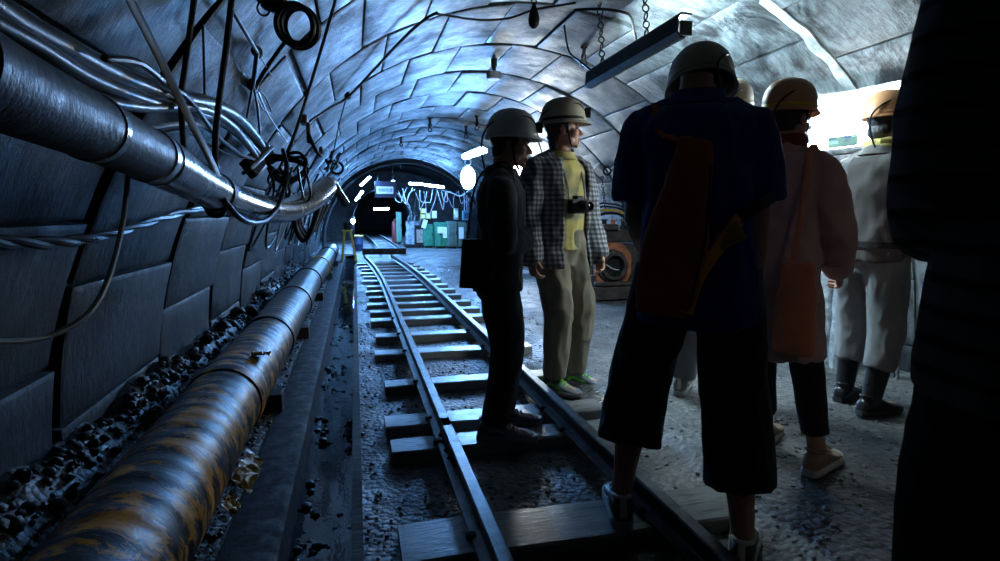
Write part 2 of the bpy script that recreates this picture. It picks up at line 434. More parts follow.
xs = [-0.96+0.04*i for i in range(13)]+[-0.461, -0.459, -0.40, -0.34, -0.281, -0.279, -0.24, -0.20, -0.16, -0.12, -0.08, -0.05, -0.031, -0.029]+[0.0+0.045*i for i in range(84)]
xs = sorted(set(round(x, 4) for x in xs))
ys = seq(-0.6, 16.0, 0.035, 1.012)
mb = MB()
mb.rings([[V((x, y, gh(x, y))) for x in xs] for y in ys], closed=False)
xw = [-2.1+0.2*i for i in range(36)]
mb.rings([[V((x, y, 0.0+0.02*noise.noise(V((x*1.5, y*1.5, 1))))) for x in xw] for y in seq(ys[-1], 41, 0.3, 1.02)], closed=False)
me = mb.mesh('floor')
for p in me.polygons:
    if p.center.x < 0.02 and p.center.y < 16: p.material_index = 1
put('floor', me, [MT['ground'], MT['dirt']], kind='structure', smooth=60)

# water lying in the ditch
mb = MB(); mb.rings([[V((-0.285, y, -0.125)), V((-0.03, y, -0.125))] for y in seq(0.6, 16, 0.4, 1.0)], closed=False)
tag(put('ditch_water', mb.mesh('water'), MT['water']), 'dark standing water in the narrow ditch left of the track', 'water', kind='stuff')
# kerb left of the ditch, board along its right bank
mb = MB()
yy = seq(0.5, 15.5, 0.25, 1.0)
def kx(y): return 0.012*noise.noise(V((0, y*0.8, 4)))
mb.rings([[V((-0.46+kx(y), y, -0.1)), V((-0.455+kx(y), y, 0.055+0.01*noise.noise(V((1, y*3, 0))))), V((-0.30+kx(y+3), y, 0.06+0.012*noise.noise(V((2, y*3, 0))))), V((-0.275+kx(y+3), y, 0.045)), V((-0.275+kx(y+3), y, -0.2))] for y in yy], closed=True)
put('trim_1', mb.mesh('kerb'), MT['kerb'], kind='structure')
mb = MB()
mb.rings([[V((-0.045, y, -0.2)), V((-0.045, y, 0.03+0.006*noise.noise(V((3, y*2, 0))))), V((-0.005, y, 0.03+0.006*noise.noise(V((3, y*2, 1))))), V((-0.005, y, -0.2))] for y in yy], closed=True)
put('trim_2', mb.mesh('board'), MT['timber_dark'], kind='structure')

# ------------------------------------------------------------------ lined tunnel
STOT = 2*TZ+math.pi*TR
def PS(s, y, r):
    """s runs round the lining from the right foot to the left foot"""
    if s < TZ: return V((TX+r, y, s))
    if s > STOT-TZ: return V((TX-r, y, STOT-s))
    a = (s-TZ)/TR
    return V((TX+r*math.cos(a), y, TZ+r*math.sin(a)))
NB = 17
def lining(name, s0, s1, ridx):
    mb = MB(); vals = []
    rnd = random.Random(ridx)
    for k in range(-2, 16):
        off = 0.5 if k % 2 else 0.0
        off += rnd.uniform(-0.06, 0.06)
        for j in range(-1, NB+1):
            a = (j+off)*STOT/NB; b = (j+1+off)*STOT/NB
            if (a+b)/2 < s0 or (a+b)/2 >= s1: continue
            a = max(a, 0.0); b = min(b, STOT)
            if b-a < 0.06: continue
            g = 0.006; ya, yb = k+0.010, k+1-0.010
            val = rnd.random(); nf0 = len(mb.f)
            tilt = [rnd.uniform(-0.008, 0.008) for _ in range(4)]; push = rnd.uniform(-0.006, 0.008)
            rs = []
            def rad(u, w): return TR-push+(tilt[0]*(1-u)*(1-w)+tilt[1]*u*(1-w)+tilt[2]*(1-u)*w+tilt[3]*u*w)
            N = 5
            U = [0, 0.03]+[0.03+0.94*i/N for i in range(1, N)]+[0.97, 1]
            W = [0, 0.015, 0.5, 0.985, 1]
            grid = []
            wob = [rnd.uniform(-0.006, 0.006) for _ in range(4)]
            for w in W:
                row = []
                for u in U:
                    e = 0.005 if (u in (0, 1) or w in (0, 1)) else 0.0
                    s = a+g+(b-a-2*g)*u; y = ya+(yb-ya)*w+wob[0]*(1-u)+wob[1]*u
                    if w in (0, 0.015): y += 0.012+0.014*noise.noise(V((s*2.3, k*3.1, 1)))
                    if w in (1, 0.985): y -= 0.010+0.014*noise.noise(V((s*2.3, k*3.1+2, 8)))
                    nz = 0.004*noise.noise(V((s*5, y*5, ridx)))
                    row.append(PS(s, y, rad(u, w)+e+nz))
                grid.append(row)
            # skirt going back into the joint
            def back(row):
                return [p+(p-V((TX, p.y, TZ))).normalized()*0.035 if TZ < p.z else p+V((math.copysign(0.035, p.x-TX), 0, 0)) for p in row]
            mb.rings(grid, closed=False); mb.m = 1
            mb.rings([back(grid[0]), grid[0]], closed=False); mb.rings([grid[-1], back(grid[-1])], closed=False)
            for c in (0, -1):
                col = [row[c] for row in grid]; mb.rings([col, back(col)], closed=False)
            mb.m = 0
            vals += [val]*(len(mb.f)-nf0)
    mb.m = 1; nf0 = len(mb.f)
    n = 40
    mb.rings([[PS(s0+(s1-s0)*i/n, y, TR+0.028) for i in range(n+1)] for y in (-2, 4, 10, 16)], closed=False)
    vals += [0.5]*(len(mb.f)-nf0)
    me = bpy.data.meshes.new(name); me.from_pydata([tuple(v) for v in mb.v], [], mb.f)
    for p, i in zip(me.polygons, mb.mi): p.material_index = i
    at_ = me.attributes.new('block', 'FLOAT', 'FACE'); at_.data.foreach_set('value', vals)
    put(name, me, [MT['block_shaded' if name == 'wall_left' else 'block'], MT['mortar']], kind='structure', keep=True, smooth=30)
lining('wall_right', 0.0, 1.9, 11)
lining('ceiling', 1.9, STOT-2.0, 12)
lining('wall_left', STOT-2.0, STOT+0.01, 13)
# pale mortar smeared over one ring joint on the right
mb = MB()
n = 40; rs = []
for i in range(n+1):
    s = 1.05+1.85*i/n
    w = 0.036+0.022*noise.noise(V((i*0.35, 0, 0))); w2 = 0.040+0.024*noise.noise(V((i*0.35, 9, 0)))
    r_ = TR-0.012
    rs.append([PS(s, 3.0-w, r_+0.02), PS(s, 3.0-w, r_), PS(s, 3.0-0.006, r_-0.004+0.003*noise.noise(V((i*0.8, 2, 0)))), PS(s, 3.0+0.006, r_-0.004), PS(s, 3.0+w2, r_), PS(s, 3.0+w2, r_+0.02)])
mb.rings(rs, closed=True)
put('trim_3', mb.mesh('mortar'), MT['mortar_light'], kind='structure', keep=True)

# chamber beyond the lining and the low drift behind it
def prof(cx, hw, cr, y, n=34, spring=0.9):
    out = []
    for i in range(n+1):
        a = math.pi*i/n
        out.append(V((cx+hw*math.cos(a), y, spring+(cr-spring)*math.sin(a))))
    return [V((cx+hw, y, -0.15))]+out+[V((cx-hw, y, -0.15))]
mb = MB(); rs = []
circ = [PS(STOT*i/36, 16.0, TR+0.03) for i in range(37)]
rs.append(circ)
sections = [(16.05, 1.4, 3.45, 3.1)]+[(16.4+0.6*i, 1.4, 3.45, 3.1) for i in range(12)]+[(23.9, 1.3, 3.2, 2.9), (24.0, 1.15, 1.2, 2.1)]+[(24.6+1.2*i, 1.15, 1.2, 2.1) for i in range(13)]
for (y, cx, hw, cr) in sections:
    ring = prof(cx, hw, cr, y)
    for p in ring:
        q = noise.noise(V((p.x*1.1, y*0.9, p.z*1.1)))*0.16+noise.noise(V((p.x*3, y*2.5, p.z*3)))*0.06
        d = V((p.x-cx, 0, p.z-0.9)).normalized(); 
        if hw > 2: p += d*q
        else: p += d*q*0.5
    rs.append(ring)
mb.rings(rs, closed=False)
mb.f.append(tuple(range(len(mb.v)-37, len(mb.v)))); mb.mi.append(0)
put('wall_far', mb.mesh('chamber'), MT['rock'], kind='structure', keep=True, smooth=35)

# ------------------------------------------------------------------ track
def rail_path(x0, y0, y1, curve=True):
    yy = [y0]
    while yy[-1] < y1-0.5: yy.append(yy[-1]+(0.8 if curve else 0.9))
    yy.append(y1)
    return [V((x0+(bend(y) if curve else 0), y, 0.06)) for y in yy]
RP = [(-0.045, 0), (0.045, 0), (0.045, 0.008), (0.012, 0.018), (0.008, 0.024), (0.008, 0.070), (0.024, 0.078), (0.025, 0.094), (0.020, 0.100), (-0.020, 0.100), (-0.025, 0.094), (-0.024, 0.078), (-0.008, 0.070), (-0.008, 0.024), (-0.012, 0.018), (-0.045, 0.008)]
def rail(path, label, group=None, joint=None):
    mb = MB(); rs = []
    for i, p in enumerate(path):
        t = (path[min(i+1, len(path)-1)]-path[max(i-1, 0)]).normalized(); sd = V((t.y, -t.x, 0))
        rs.append([p+sd*a+V((0, 0, b)) for a, b in RP])
    mb.rings(rs)
    o = put('rail', mb.mesh('rail'), MT['rail'], label=label, cat='rail', group=group, smooth=30)
    if joint is not None:
        for sgn in (-1, 1):
            m2 = MB(); c = V((path[0].x+sgn*0.018, joint, 0.107))
            m2.box(c, (0.014, 0.36, 0.04))
            f = put('fishplate', m2.mesh('fishplate'), MT['iron'], o, bevel=0.003)
            for q in (-0.13, -0.05, 0.05, 0.13):
                m3 = MB(); M = Matrix.Translation(c+V((sgn*0.007, q, 0))) @ Matrix.Rotation(R(90)*sgn, 4, 'Y')
                m3.lathe([(0.012, 0), (0.012, 0.009), (0.006, 0.010), (0.006, 0.016)], M, 6)
                put('bolt', m3.mesh('bolt'), MT['iron'], f)
    return o
rail(rail_path(0.39, 0.25, 2.55), 'near left rail up to the rail joint, polished steel', joint=2.44)
rail(rail_path(0.39, 2.556, 13.6), 'left rail running on from the joint to the timber stop beam')
rail(rail_path(1.02, 0.25, 13.6), 'long right rail passing between the standing people')
for x0, w in ((0.62, 'left'), (1.22, 'right')):
    pth = [V((x0-0.02*i*i*0.05, 15.2+i*0.8, 0.05)) for i in range(15)]
    rail(pth, 'thin bright %s rail behind the timber stop beam' % w)
ORD = ['nearest', 'second', 'third', 'fourth', 'fifth', 'sixth', 'seventh', 'eighth', 'ninth', 'tenth', 'eleventh', 'twelfth', 'thirteenth', 'fourteenth', 'fifteenth', 'sixteenth', 'seventeenth', 'eighteenth', 'nineteenth']
SY = [1.80, 2.62, 2.94, 3.62, 4.46, 5.10, 5.88, 6.38, 6.90, 7.48, 8.05, 8.60, 9.30, 9.92, 10.5, 11.2, 11.8, 12.55]
for i, y in enumerate(SY):
    rn = random.Random(i+40)
    mb = MB(); w = rn.uniform(0.15, 0.19) if i else 0.24; rs = []
    cx = 0.745+bend(y)+rn.uniform(-0.02, 0.02); hl = 0.615+rn.uniform(-0.02, 0.02)
    yw = rn.uniform(-0.015, 0.015)
    m_ = 14
    for k in range(m_+1):
        x = cx-hl+2*hl*k/m_; yo = y+yw*(k/m_-0.5)
        z0 = 0.058+0.003*noise.noise(V((x*4, y*3, 1)))
        e = 0.006*noise.noise(V((x*7, y, 2)))
        rs.append([V((x, yo-w/2+e, -0.06)), V((x, yo-w/2+e, z0-0.008)), V((x, yo-w/2+0.008+e, z0)), V((x, yo, z0+0.002)), V((x, yo+w/2-0.008, z0)), V((x, yo+w/2, z0-0.008)), V((x, yo+w/2, -0.06))])
    mb.rings(rs)
    extra = {0: ' under the shoes of the person in blue', 1: ' with the grey sneakers on it', 2: ', just beyond the one carrying the sneakers'}.get(i, '')
    lab = ('%s wet timber sleeper of the track%s' % (ORD[i], extra)) if i == 0 else ('%s timber sleeper counting from the camera end%s' % (ORD[i], extra))
    o = put('sleeper', mb.mesh('sleeper'), MT['sleeper'], label=lab, cat='sleeper', group='track sleepers', smooth=30)
    if i < 7:
        for rx in (0.39, 1.02):
            for sgn in (-1, 1):
                m2 = MB(); c = V((rx+sgn*0.05, y+0.03*sgn, 0.06))
                m2.box(c+V((0, 0, 0.008)), (0.022, 0.022, 0.016)); m2.box(c+V((-sgn*0.008, 0, 0.014)), (0.03, 0.028, 0.008))
                put('spike', m2.mesh('spike'), MT['iron'], o, bevel=0.002)
# timber stop beam across the track
mb = MB(); m_ = 16; rs = []
A = V((0.14, 13.75, 0)); B = V((1.14, 13.62, 0))
for k in range(m_+1):
    c = A.lerp(B, k/m_); j = lambda s: 0.012*noise.noise(V((k*0.7, s, 3)))
    rs.append([c+V((0, -0.08+j(1), 0.162)), c+V((0, 0.08, 0.162)), c+V((0, 0.08+j(2), 0.30+j(3))), c+V((0, -0.08+j(4), 0.30+j(5)))])
mb.rings(rs)
o = put('stop_beam', mb.mesh('stop_beam'), MT['timber_dark'], label='black squared timber beam lying across both rails', cat='beam', smooth=30)
for q in (0.2, 0.5, 0.8):
    m3 = MB(); m3.lathe([(0.02, 0), (0.02, 0.02), (0.008, 0.022), (0.008, 0.04)], Matrix.Translation(A.lerp(B, q)+V((0, -0.085, 0.23))) @ Matrix.Rotation(R(90), 4, 'X'), 8)
    put('bolt', m3.mesh('bolt'), MT['rail'], o)

# gravel and coal
def rock_variants(n, sub=1, seed=1):
    out = []
    for i in range(n):
        b = bmesh.new(); bmesh.ops.create_icosphere(b, subdivisions=sub, radius=1)
        for v in b.verts:
            v.co *= 1+0.38*noise.noise(v.co*1.3+V((i*7+seed, 0, 0)))
            v.co.z *= 0.7
        out.append(([v.co.copy() for v in b.verts], [tuple(v.index for v in f.verts) for f in b.faces])); b.free()
    return out
def scatter(name, spots, var, m, label, cat):
    vs, fs = [], []
    for (p, s, rz, rx, k) in spots:
        v, f = var[k % len(var)]
        M = Matrix.Rotation(rz, 3, 'Z') @ Matrix.Rotation(rx, 3, 'X')
        o = len(vs); vs += [tuple(p+(M @ q)*s) for q in v]; fs += [tuple(i+o for i in ff) for ff in f]
    me = bpy.data.meshes.new(name); me.from_pydata(vs, [], fs)
    return put(name, me, m, label=label, cat=cat, kind='stuff', smooth=50)
rn = random.Random(3)
var = rock_variants(8)
sp = []
while len(sp) < 9000:
    y = 0.9+10.5*rn.random()**1.7; x = rn.uniform(0.0, 3.5)
    if noise.noise(V((x*1.2, y*1.2, 7))) < -0.12 and rn.random() < 0.8: continue
    if 0.1 < x < 1.4 and any(abs(y-q) < 0.14 for q in SY): continue
    s = 0.003+0.010*rn.random()**3
    sp.append((V((x, y, gh(x, y)+s*0.25)), s, rn.uniform(0, 6.3), rn.uniform(-0.6, 0.6), rn.randrange(8)))
scatter('gravel', sp, var, MT['stone'], 'loose grey gravel scattered over the ground around the track', 'gravel')
sp = []
while len(sp) < 6500:
    y = rn.uniform(0.7, 11.5); x = -0.89+0.455*rn.random()**1.5
    s = 0.006+0.022*rn.random()**3
    if x > -0.80: s *= 0.6
    sp.append((V((x, y, gh(x, y)+s*0.2)), s, rn.uniform(0, 6.3), rn.uniform(-0.8, 0.8), rn.randrange(8)))
for (px, py, s) in [(262, 268, .10), (250, 276, .09), (274, 270, .07), (236, 284, .08), (285, 268, .06), (222, 292, .07), (205, 300, .06), (190, 306, .06)]:
    p = atx(px, py+4, -0.84); p.z = min(p.z, gh(p.x, p.y)+s*.35); sp.append((p, s*.7, rn.uniform(0, 6), 0.3, rn.randrange(8)))
scatter('coal_heap', sp, var, MT['coal'], 'black coal lumps heaped along the foot of the left wall', 'coal')
sp = []
while len(sp) < 1600:
    y = 0.9+11*rn.random()**1.4; x = rn.uniform(-0.27, -0.05)
    s = 0.006+0.022*rn.random()**2
    sp.append((V((x, y, gh(x, y)+s*0.3)), s, rn.uniform(0, 6.3), rn.uniform(-0.8, 0.8), rn.randrange(8)))
scatter('ditch_debris', sp, var, MT['coal'], 'wet black debris lying in the ditch beside the track', 'debris')

# ------------------------------------------------------------------ wrapped pipe on the ground, left
PX, PZ, PR = -0.59, 0.30, 0.16
mb = MB(); n = 40
yy = seq(0.5, 13.2, 0.05, 1.004)
rs = []
for y in yy:
    x0 = PX+0.012*noise.noise(V((y*0.6, 0, 0)))+0.05*sm((y-6)/7); z0 = PZ+0.01*noise.noise(V((y*0.6, 5, 0)))
    rs.append([V((x0+(PR+0.004*noise.noise(V((math.cos(2*math.pi*k/n)*2, math.sin(2*math.pi*k/n)*2, y*7)))+0.0012*math.sin(y*34+k*2*math.pi/n))*math.cos(2*math.pi*k/n), y, z0+(PR+0.004*noise.noise(V((math.cos(2*math.pi*k/n)*2, math.sin(2*math.pi*k/n)*2, y*7)))+0.0012*math.sin(y*34+k*2*math.pi/n))*math.sin(2*math.pi*k/n))) for k in range(n)])
mb.rings(rs)
me = mb.mesh('body')
RX90 = Matrix.Rotation(R(90), 4, 'X')
root = empty('ground_pipe', (PX, 1.0, 0.14), 'thick black and yellow wrapped pipe lying along the left wall', 'pipe')
o = put('pipe_body', me, MT['pipe'], root)
def pband(y, r, w, m, nm):
    x0 = PX+0.012*noise.noise(V((y*0.6, 0, 0)))+0.05*sm((y-6)/7)
    z0 = PZ+0.01*noise.noise(V((y*0.6, 5, 0)))
    m2 = MB(); M = Matrix.Translation(V((x0, y+w/2, z0))) @ RX90
    m2.lathe([(r-0.02, 0), (r, 0.0), (r+0.003, w*0.3), (r+0.003, w*0.7), (r, w), (r-0.02, w)], M, 40, cap=False)
    return put(nm, m2.mesh(nm), m, root)
pband(4.0, PR+0.009, 0.05, MT['iron'], 'clamp_band'); pband(5.6, PR+0.010, 0.10, MT['pipe'], 'wrap_band')
pband(7.3, PR+0.010, 0.06, MT['iron'], 'clamp_band'); pband(2.75, PR+0.007, 0.16, MT['pipe'], 'wrap_band')
pband(9.2, PR+0.014, 0.10, MT['yellow_tape'], 'yellow_band'); pband(11.6, PR+0.014, 0.07, MT['iron'], 'clamp_band')
# torn flaps of yellow wrap
def flap(base, du, dv, name, nu=7, nv=9, seed=0):
    m2 = MB(); rs = []
    for i in range(nu+1):
        u = i/nu; row = []
        for j in range(nv+1):
            v = j/nv
            ragged = 1+0.35*noise.noise(V((v*5, seed, 1)))
            p = base+du*(u*ragged)+dv*(v-0.5)+V((0.012*noise.noise(V((u*4, v*5, seed))), 0, 0.02*noise.noise(V((u*4, v*5, seed+4)))))
            row.append(p)
        rs.append(row)
    m2.rings(rs, closed=False)
    o = put(name, m2.mesh(name), MT['yellow_tape'], root, smooth=0)
    md = o.modifiers.new('thick', 'SOLIDIFY'); md.thickness = 0.003
flap(V((PX+PR*0.93, 2.18, PZ-0.07)), V((0.06, 0.0, -0.06)), V((0.02, 0.20, 0.03)), 'torn_wrap', seed=2)
flap(V((PX+PR*0.55, 3.02, PZ+PR*0.86)), V((0.04, -0.05, 0.02)), V((0.05, 0.10, -0.03)), 'torn_wrap', seed=5)
flap(V((PX+PR*0.9, 1.98, PZ-0.10)), V((0.035, 0.0, -0.05)), V((0.01, 0.10, 0.0)), 'torn_wrap', seed=9)
for i, y in enumerate((1.4, 3.3, 5.2, 7.4, 9.8, 12.2)):
    m2 = MB(); m2.box((PX+0.05*sm((y-6)/7), y, 0.075), (0.34, 0.14, 0.16))
    put('support_block', m2.mesh('support_block'), MT['timber_dark'], label='%s dark timber block under the wrapped pipe' % ORD[i], cat='block', group='blocks under the pipe', bevel=0.008)

# ------------------------------------------------------------------ sagging duct on the left wall
dp = [(-60, 55, .80), (0, 86, .92), (75, 120, 1.14), (150, 156, 1.50), (200, 184, 1.92), (232, 200, 2.28), (262, 209, 2.62), (290, 209, 2.92), (312, 199, 3.18), (326, 187, 3.42)]
dpts = [at(*q) for q in dp]
root = empty('sagging_duct', dpts[1]+V((0, 0, -0.07)), 'fat shiny grey duct slung along the left wall, rising at its end', 'duct')
dd = catmull(dpts, 10)
for seg, m in ((dd[:34], 'hose_dirty'), (dd[33:], 'hose')):
    mb = MB(); mb.tube(seg, [0.060 for i in seg], 26, 'flat'); put('duct_body', mb.mesh('duct_body'), MT[m], root)
for (t, w, r_, m) in ((3.35, 0.16, 0.0625, 'hose'), (3.05, 0.03, 0.0635, 'galv'), (4.55, 0.05, 0.065, 'rustdark'), (2.2, 0.02, 0.0625, 'hose')):
    k = int(t*10); a = dd[k]; d = (dd[k+1]-dd[k-1]).normalized()
    m2 = MB(); m2.tube([a-d*w/2, a-d*w/2, a+d*w/2, a+d*w/2], [0.05, r_, r_, 0.05], 26)
    put('duct_collar', m2.mesh('duct_collar'), MT[m], root)
m2 = MB(); m2.tube([at(326, 187, 3.42), at(331, 182, 3.5), at(338, 192, 3.6), at(345, 203, 3.7)], [.035, .03, .028, .028], 14, smooth=4)
put('end_pipe', m2.mesh('end_pipe'), MT['hose'], root)

# cables clipped to the left wall above the duct
def wcable(name, pts, r, m, label, inset=0.05, cat='cable', group=None, **kw):
    P = [onwall(q[0], q[1], q[2] if len(q) > 2 else inset) for q in pts]
    return cable(name, P, r, m, label, cat, group, **kw)
G = 'cables on the left wall'
wcable('power_cable', [(-40, -18), (10, 18), (60, 45), (120, 76), (175, 96), (212, 104), (238, 118), (256, 138), (266, 156)], 0.024, MT['cable'], 'thickest glossy black cable running high along the left wall', 0.09, group=G, n=12)
wcable('power_cable', [(-30, 10), (30, 42), (90, 78), (150, 101), (198, 112), (228, 126), (248, 143), (262, 158)], 0.017, MT['cable'], 'black cable close beneath the thickest one on the left wall', 0.11, group=G, n=10)
wcable('ribbed_hose', [(60, 88), (110, 102), (150, 107), (185, 106), (212, 112), (236, 130), (256, 156)], 0.015, MT['cable_brown'], 'reddish brown ribbed hose among the black cables above the duct', 0.12, 'hose', n=12)
wcable('thin_cable', [(105, 58), (140, 63), (168, 85), (190, 100), (214, 132), (236, 152), (256, 160)], 0.008, MT['cable'], 'thin black cable arching over the cable bundle', 0.13, group=G)
wcable('thin_cable', [(150, 128), (175, 124), (200, 125), (222, 140), (244, 156), (262, 162)], 0.006, MT['cable_pale'], 'thin pale wire under the reddish brown hose', 0.12, group=G)
wcable('thin_cable', [(155, 135), (185, 131), (212, 146), (236, 157), (258, 158)], 0.006, MT['cable'], 'lowest thin wire of the bundle, just above the duct', 0.11, group=G)
# bundle clamp
a = onwall(248, 170, 0.14); b = onwall(268, 150, 0.12)
root = empty('cable_clamp', a, 'black strap clamp bundling the cables on the left wall', 'clamp')
m2 = MB(); m2.bar(a, b, 0.10, 0.05, (0, 1, 0.3)); put('clamp_block', m2.mesh('clamp_block'), MT['cable'], root, bevel=0.012)
m2 = MB(); d = (b-a).normalized(); m2.bar(a-d*0.02, b+d*0.02, 0.018, 0.062, (0, 1, 0.3)); put('steel_strip', m2.mesh('steel_strip'), MT['galv'], root, bevel=0.003)
# twisted cable below the duct
P = [onwall(q[0], q[1], 0.05) for q in [(-30, 240), (30, 243), (80, 240), (120, 232), (160, 219), (200, 209), (240, 203), (275, 200)]]
pp = catmull(P, 10)
mb = MB()
for ph in (0, math.pi):
    tw = []
    for i, p in enumerate(pp):
        tw.append(p+V((0, 0, 1))*0.0065*math.cos(i*0.5+ph)+V((1, 0, 0))*0.0065*math.sin(i*0.5+ph))
    mb.tube(tw, 0.011, 8, 'round')
put('twisted_cable', mb.mesh('twisted_cable'), MT['cable'], label='twisted pair of black cables slung below the duct', cat='cable')
# pale lead hanging in a loop at the left edge
cable('hanging_lead', [at(130, 150, 1.66), at(127, 185, 1.62), at(124, 215, 1.58), at(117, 250, 1.50), at(106, 285, 1.42), at(90, 312, 1.36), at(62, 331, 1.30), at(30, 340, 1.24), at(-30, 342, 1.12)], 0.0062, MT['cable_grey'], 'pale lead hanging down and looping off to the left edge', 'lead')
# rods, ropes
def rod(name, pts, r, m, label, cat='rope', n=8, **kw): return cable(name, pts, r, m, label, cat, n=n, **kw)
A0 = onwall(118, -25, 0.03)
root = empty('suspension_strap', A0, 'long dull steel strap slanting down in front of the duct', 'strap')
m2 = MB(); pts = catmull([A0, at(158, 55, 1.62), at(190, 120, 1.72), at(212, 163, 1.85), at(224, 192, 2.05)], 6)
m2.tube(pts, [(0.021, 0.006)]*len(pts), 8, ref=(0, 1, 0)); put('strap_bar', m2.mesh('strap_bar'), MT['steelbar'], root)
m2 = MB(); pts = catmull([at(222, 188, 2.04), at(227, 202, 2.06), at(222, 213, 2.14), at(210, 212, 2.22), at(205, 203, 2.26)], 6)
m2.tube(pts, [(0.016, 0.006)]*len(pts), 8, ref=(0, 1, 0)); put('strap_hook', m2.mesh('strap_hook'), MT['steelbar'], root)
rod('support_rope', [onwall(196, -14, 0.02), at(186, 60, 1.78), at(181, 100, 1.80), at(184, 150, 1.86)], 0.008, MT['rope'], 'black rope dropping from the roof to the cable bundle, left of two')
rod('support_rope', [onwall(233, -12, 0.02), at(226, 50, 2.02), at(218, 110, 2.04), at(215, 150, 2.05), at(217, 186, 2.2)], 0.010, MT['rope'], 'thicker black rope hanging in front of the cable bundle, right of two')
rod('wire_stay', [onwall(203, 25, 0.03), at(204, 60, 2.1), at(205, 105, 2.12)], 0.004, MT['rope'], 'thin rusty wire hanging between the two black ropes', 'wire')
rod('long_rope', [onwall(338, -8, 0.02), at(318, 60, 3.05), at(301, 115, 3.05), at(287, 158, 3.05), at(286, 178, 3.05)], 0.008, MT['rope'], 'long taut rope slanting from the roof past the hanging coil')
rod('loop_cable', [at(214, 180, 2.0), at(224, 200, 2.0), at(243, 220, 2.15), at(262, 222, 2.4), at(276, 210, 2.6), at(284, 190, 2.75), at(287, 168, 2.85), at(283, 150, 2.95)], 0.010, MT['cable'], 'black cable looping underneath the duct', 'cable')
# wall anchor with stays
root = empty('wall_anchor', onwall(257, 52, 0.03), 'rusty wall anchor with rods spreading over the concrete, upper left', 'anchor')
for nm, q, r_ in (('anchor_knob', (257, 52), 0.022), ('anchor_knob', (253, 85), 0.026)):
    m2 = MB(); p = onwall(*q, 0.03); m2.ell(p, (r_, r_*0.9, r_*1.1), None, 12, 8)
    for v in m2.v: v += (v-p)*0.3*noise.noise(v*30)
    put(nm, m2.mesh(nm), MT['rustdark'], root)
for pts, r_, m in (([(231, 8), (257, 52)], .007, 'iron'), ([(257, 52), (253, 85)], .009, 'iron'), ([(253, 85), (244, 132)], .005, 'iron'), ([(253, 85), (258, 110), (261, 152)], .006, 'iron'), ([(257, 84), (268, 66), (285, 42)], .009, 'iron'), ([(257, 52), (272, 76)], .003, 'iron'), ([(256, 92), (262, 108), (271, 112), (266, 98), (259, 90)], .004, 'iron'), ([(258, 92), (270, 118), (287, 142)], .005, 'cable_pale')):
    m2 = MB(); m2.tube([onwall(*q, 0.045) for q in pts], r_, 8, 'round', smooth=5 if len(pts) > 2 else 0)
    put('stay_rod' if r_ > 0.0045 else 'stay_wire', m2.mesh('stay'), MT[m], root)
# hanging coil rings
def faceM(c):
    d = (EYEP-c).normalized(); x = V((0, 0, 1)).cross(d).normalized(); y = d.cross(x)
    return Matrix((x, y, d)).transposed()
c = onwall(299, 27, 0.22)
root = empty('hose_ring', c+V((0, 0, -.1)), 'thick black coiled ring hanging from the roof, top left', 'ring')
kk = c.y/570
tilt = Matrix.Rotation(R(25), 3, 'Z') @ faceM(c)
for q, rr in enumerate((17, 15.5, 17.5, 16)):
    m2 = MB(); m2.torus(c+V((0.006*q-0.01, 0.012*(q-1.5), 0.004*(q % 2))), rr*kk, 2.6*kk, tilt, 36, 8)
    put('coil_turn', m2.mesh('coil_turn'), MT['cable'], root)
m2 = MB(); m2.tube([onwall(258, -14, 0.05), onwall(270, 3, 0.1), c+V((-0.05, 0, 0.07))], [.03, .028, .022], 10, 'round', smooth=4); put('hanger', m2.mesh('hanger'), MT['rope'], root)
for (dx, dz) in ((-0.10, 0.045), (-0.035, 0.115)):
    m2 = MB(); m2.torus(c+V((dx, 0, dz)), 5.5*kk, 1.0*kk, tilt, 20, 6); put('wire_loop', m2.mesh('wire_loop'), MT['cable'], root)
c = onwall(337, 168, 0.16); kk = c.y/570
root = empty('small_ring', c+V((0, 0, -.05)), 'small black ring hung on the left wall beyond the duct end', 'ring')
m2 = MB(); m2.torus(c, 5.5*kk, 1.2*kk, faceM(c), 28, 8); put('ring_loop', m2.mesh('ring_loop'), MT['cable'], root)
m2 = MB(); m2.tube([onwall(346, 99, .04), onwall(338, 130, .1), onwall(333, 158, .16), c+V((-0.03, 0, 0.06))], 0.006, 6, 'round', smooth=4); put('ring_wire', m2.mesh('ring_wire'), MT['rope'], root)
m2 = MB()
for k in range(6):
    q = (326+k*2.2, 160+3*math.sin(k*2.3)); m2.tube([onwall(*q, .1), onwall(q[0]+3, q[1]+6*math.cos(k*1.7), .16), onwall(q[0]-1, q[1]+9, .12)], 0.016, 6, 'round', smooth=3)
put('knotted_cord', m2.mesh('knot'), MT['rope'], root)
# coil hanging off the bundle and hook bracket
c = at(287, 165, 2.95)
root = empty('cable_coil', c, 'tangled black cable coil hanging beside the bundle clamp', 'coil')
for q in range(5):
    m2 = MB(); pts = []
    for k in range(15):
        a = 2*math.pi*k/14; pts.append(c+V((0.085*math.cos(a)*(1+0.12*q*math.sin(a)), 0.05*math.sin(a+q)+0.02*q, 0.055*math.sin(a)+0.02*math.sin(a*2+q)-0.006*q)))
    m2.tube(pts, 0.008, 7, 'round', smooth=3); put('coil_turn', m2.mesh('coil_turn'), MT['cable'], root)
for q in range(7):
    rn2 = random.Random(q); m2 = MB(); x = 268+q*6
    m2.tube([at(x, 168, 2.8), at(x+rn2.uniform(-8, 8), 182, 2.85), at(x+rn2.uniform(-10, 10), 196, 2.95), at(x+rn2.uniform(-6, 8), 204, 3.0)], 0.006, 6, 'round', smooth=4)
    put('hanging_strand', m2.mesh('strand'), MT['cable_pale'] if q % 3 == 1 else MT['cable'], root)
c = onwall(304, 120, 0.06)
root = empty('wall_hook', c, 'black hook bracket on the left wall right of the long taut rope', 'hook')
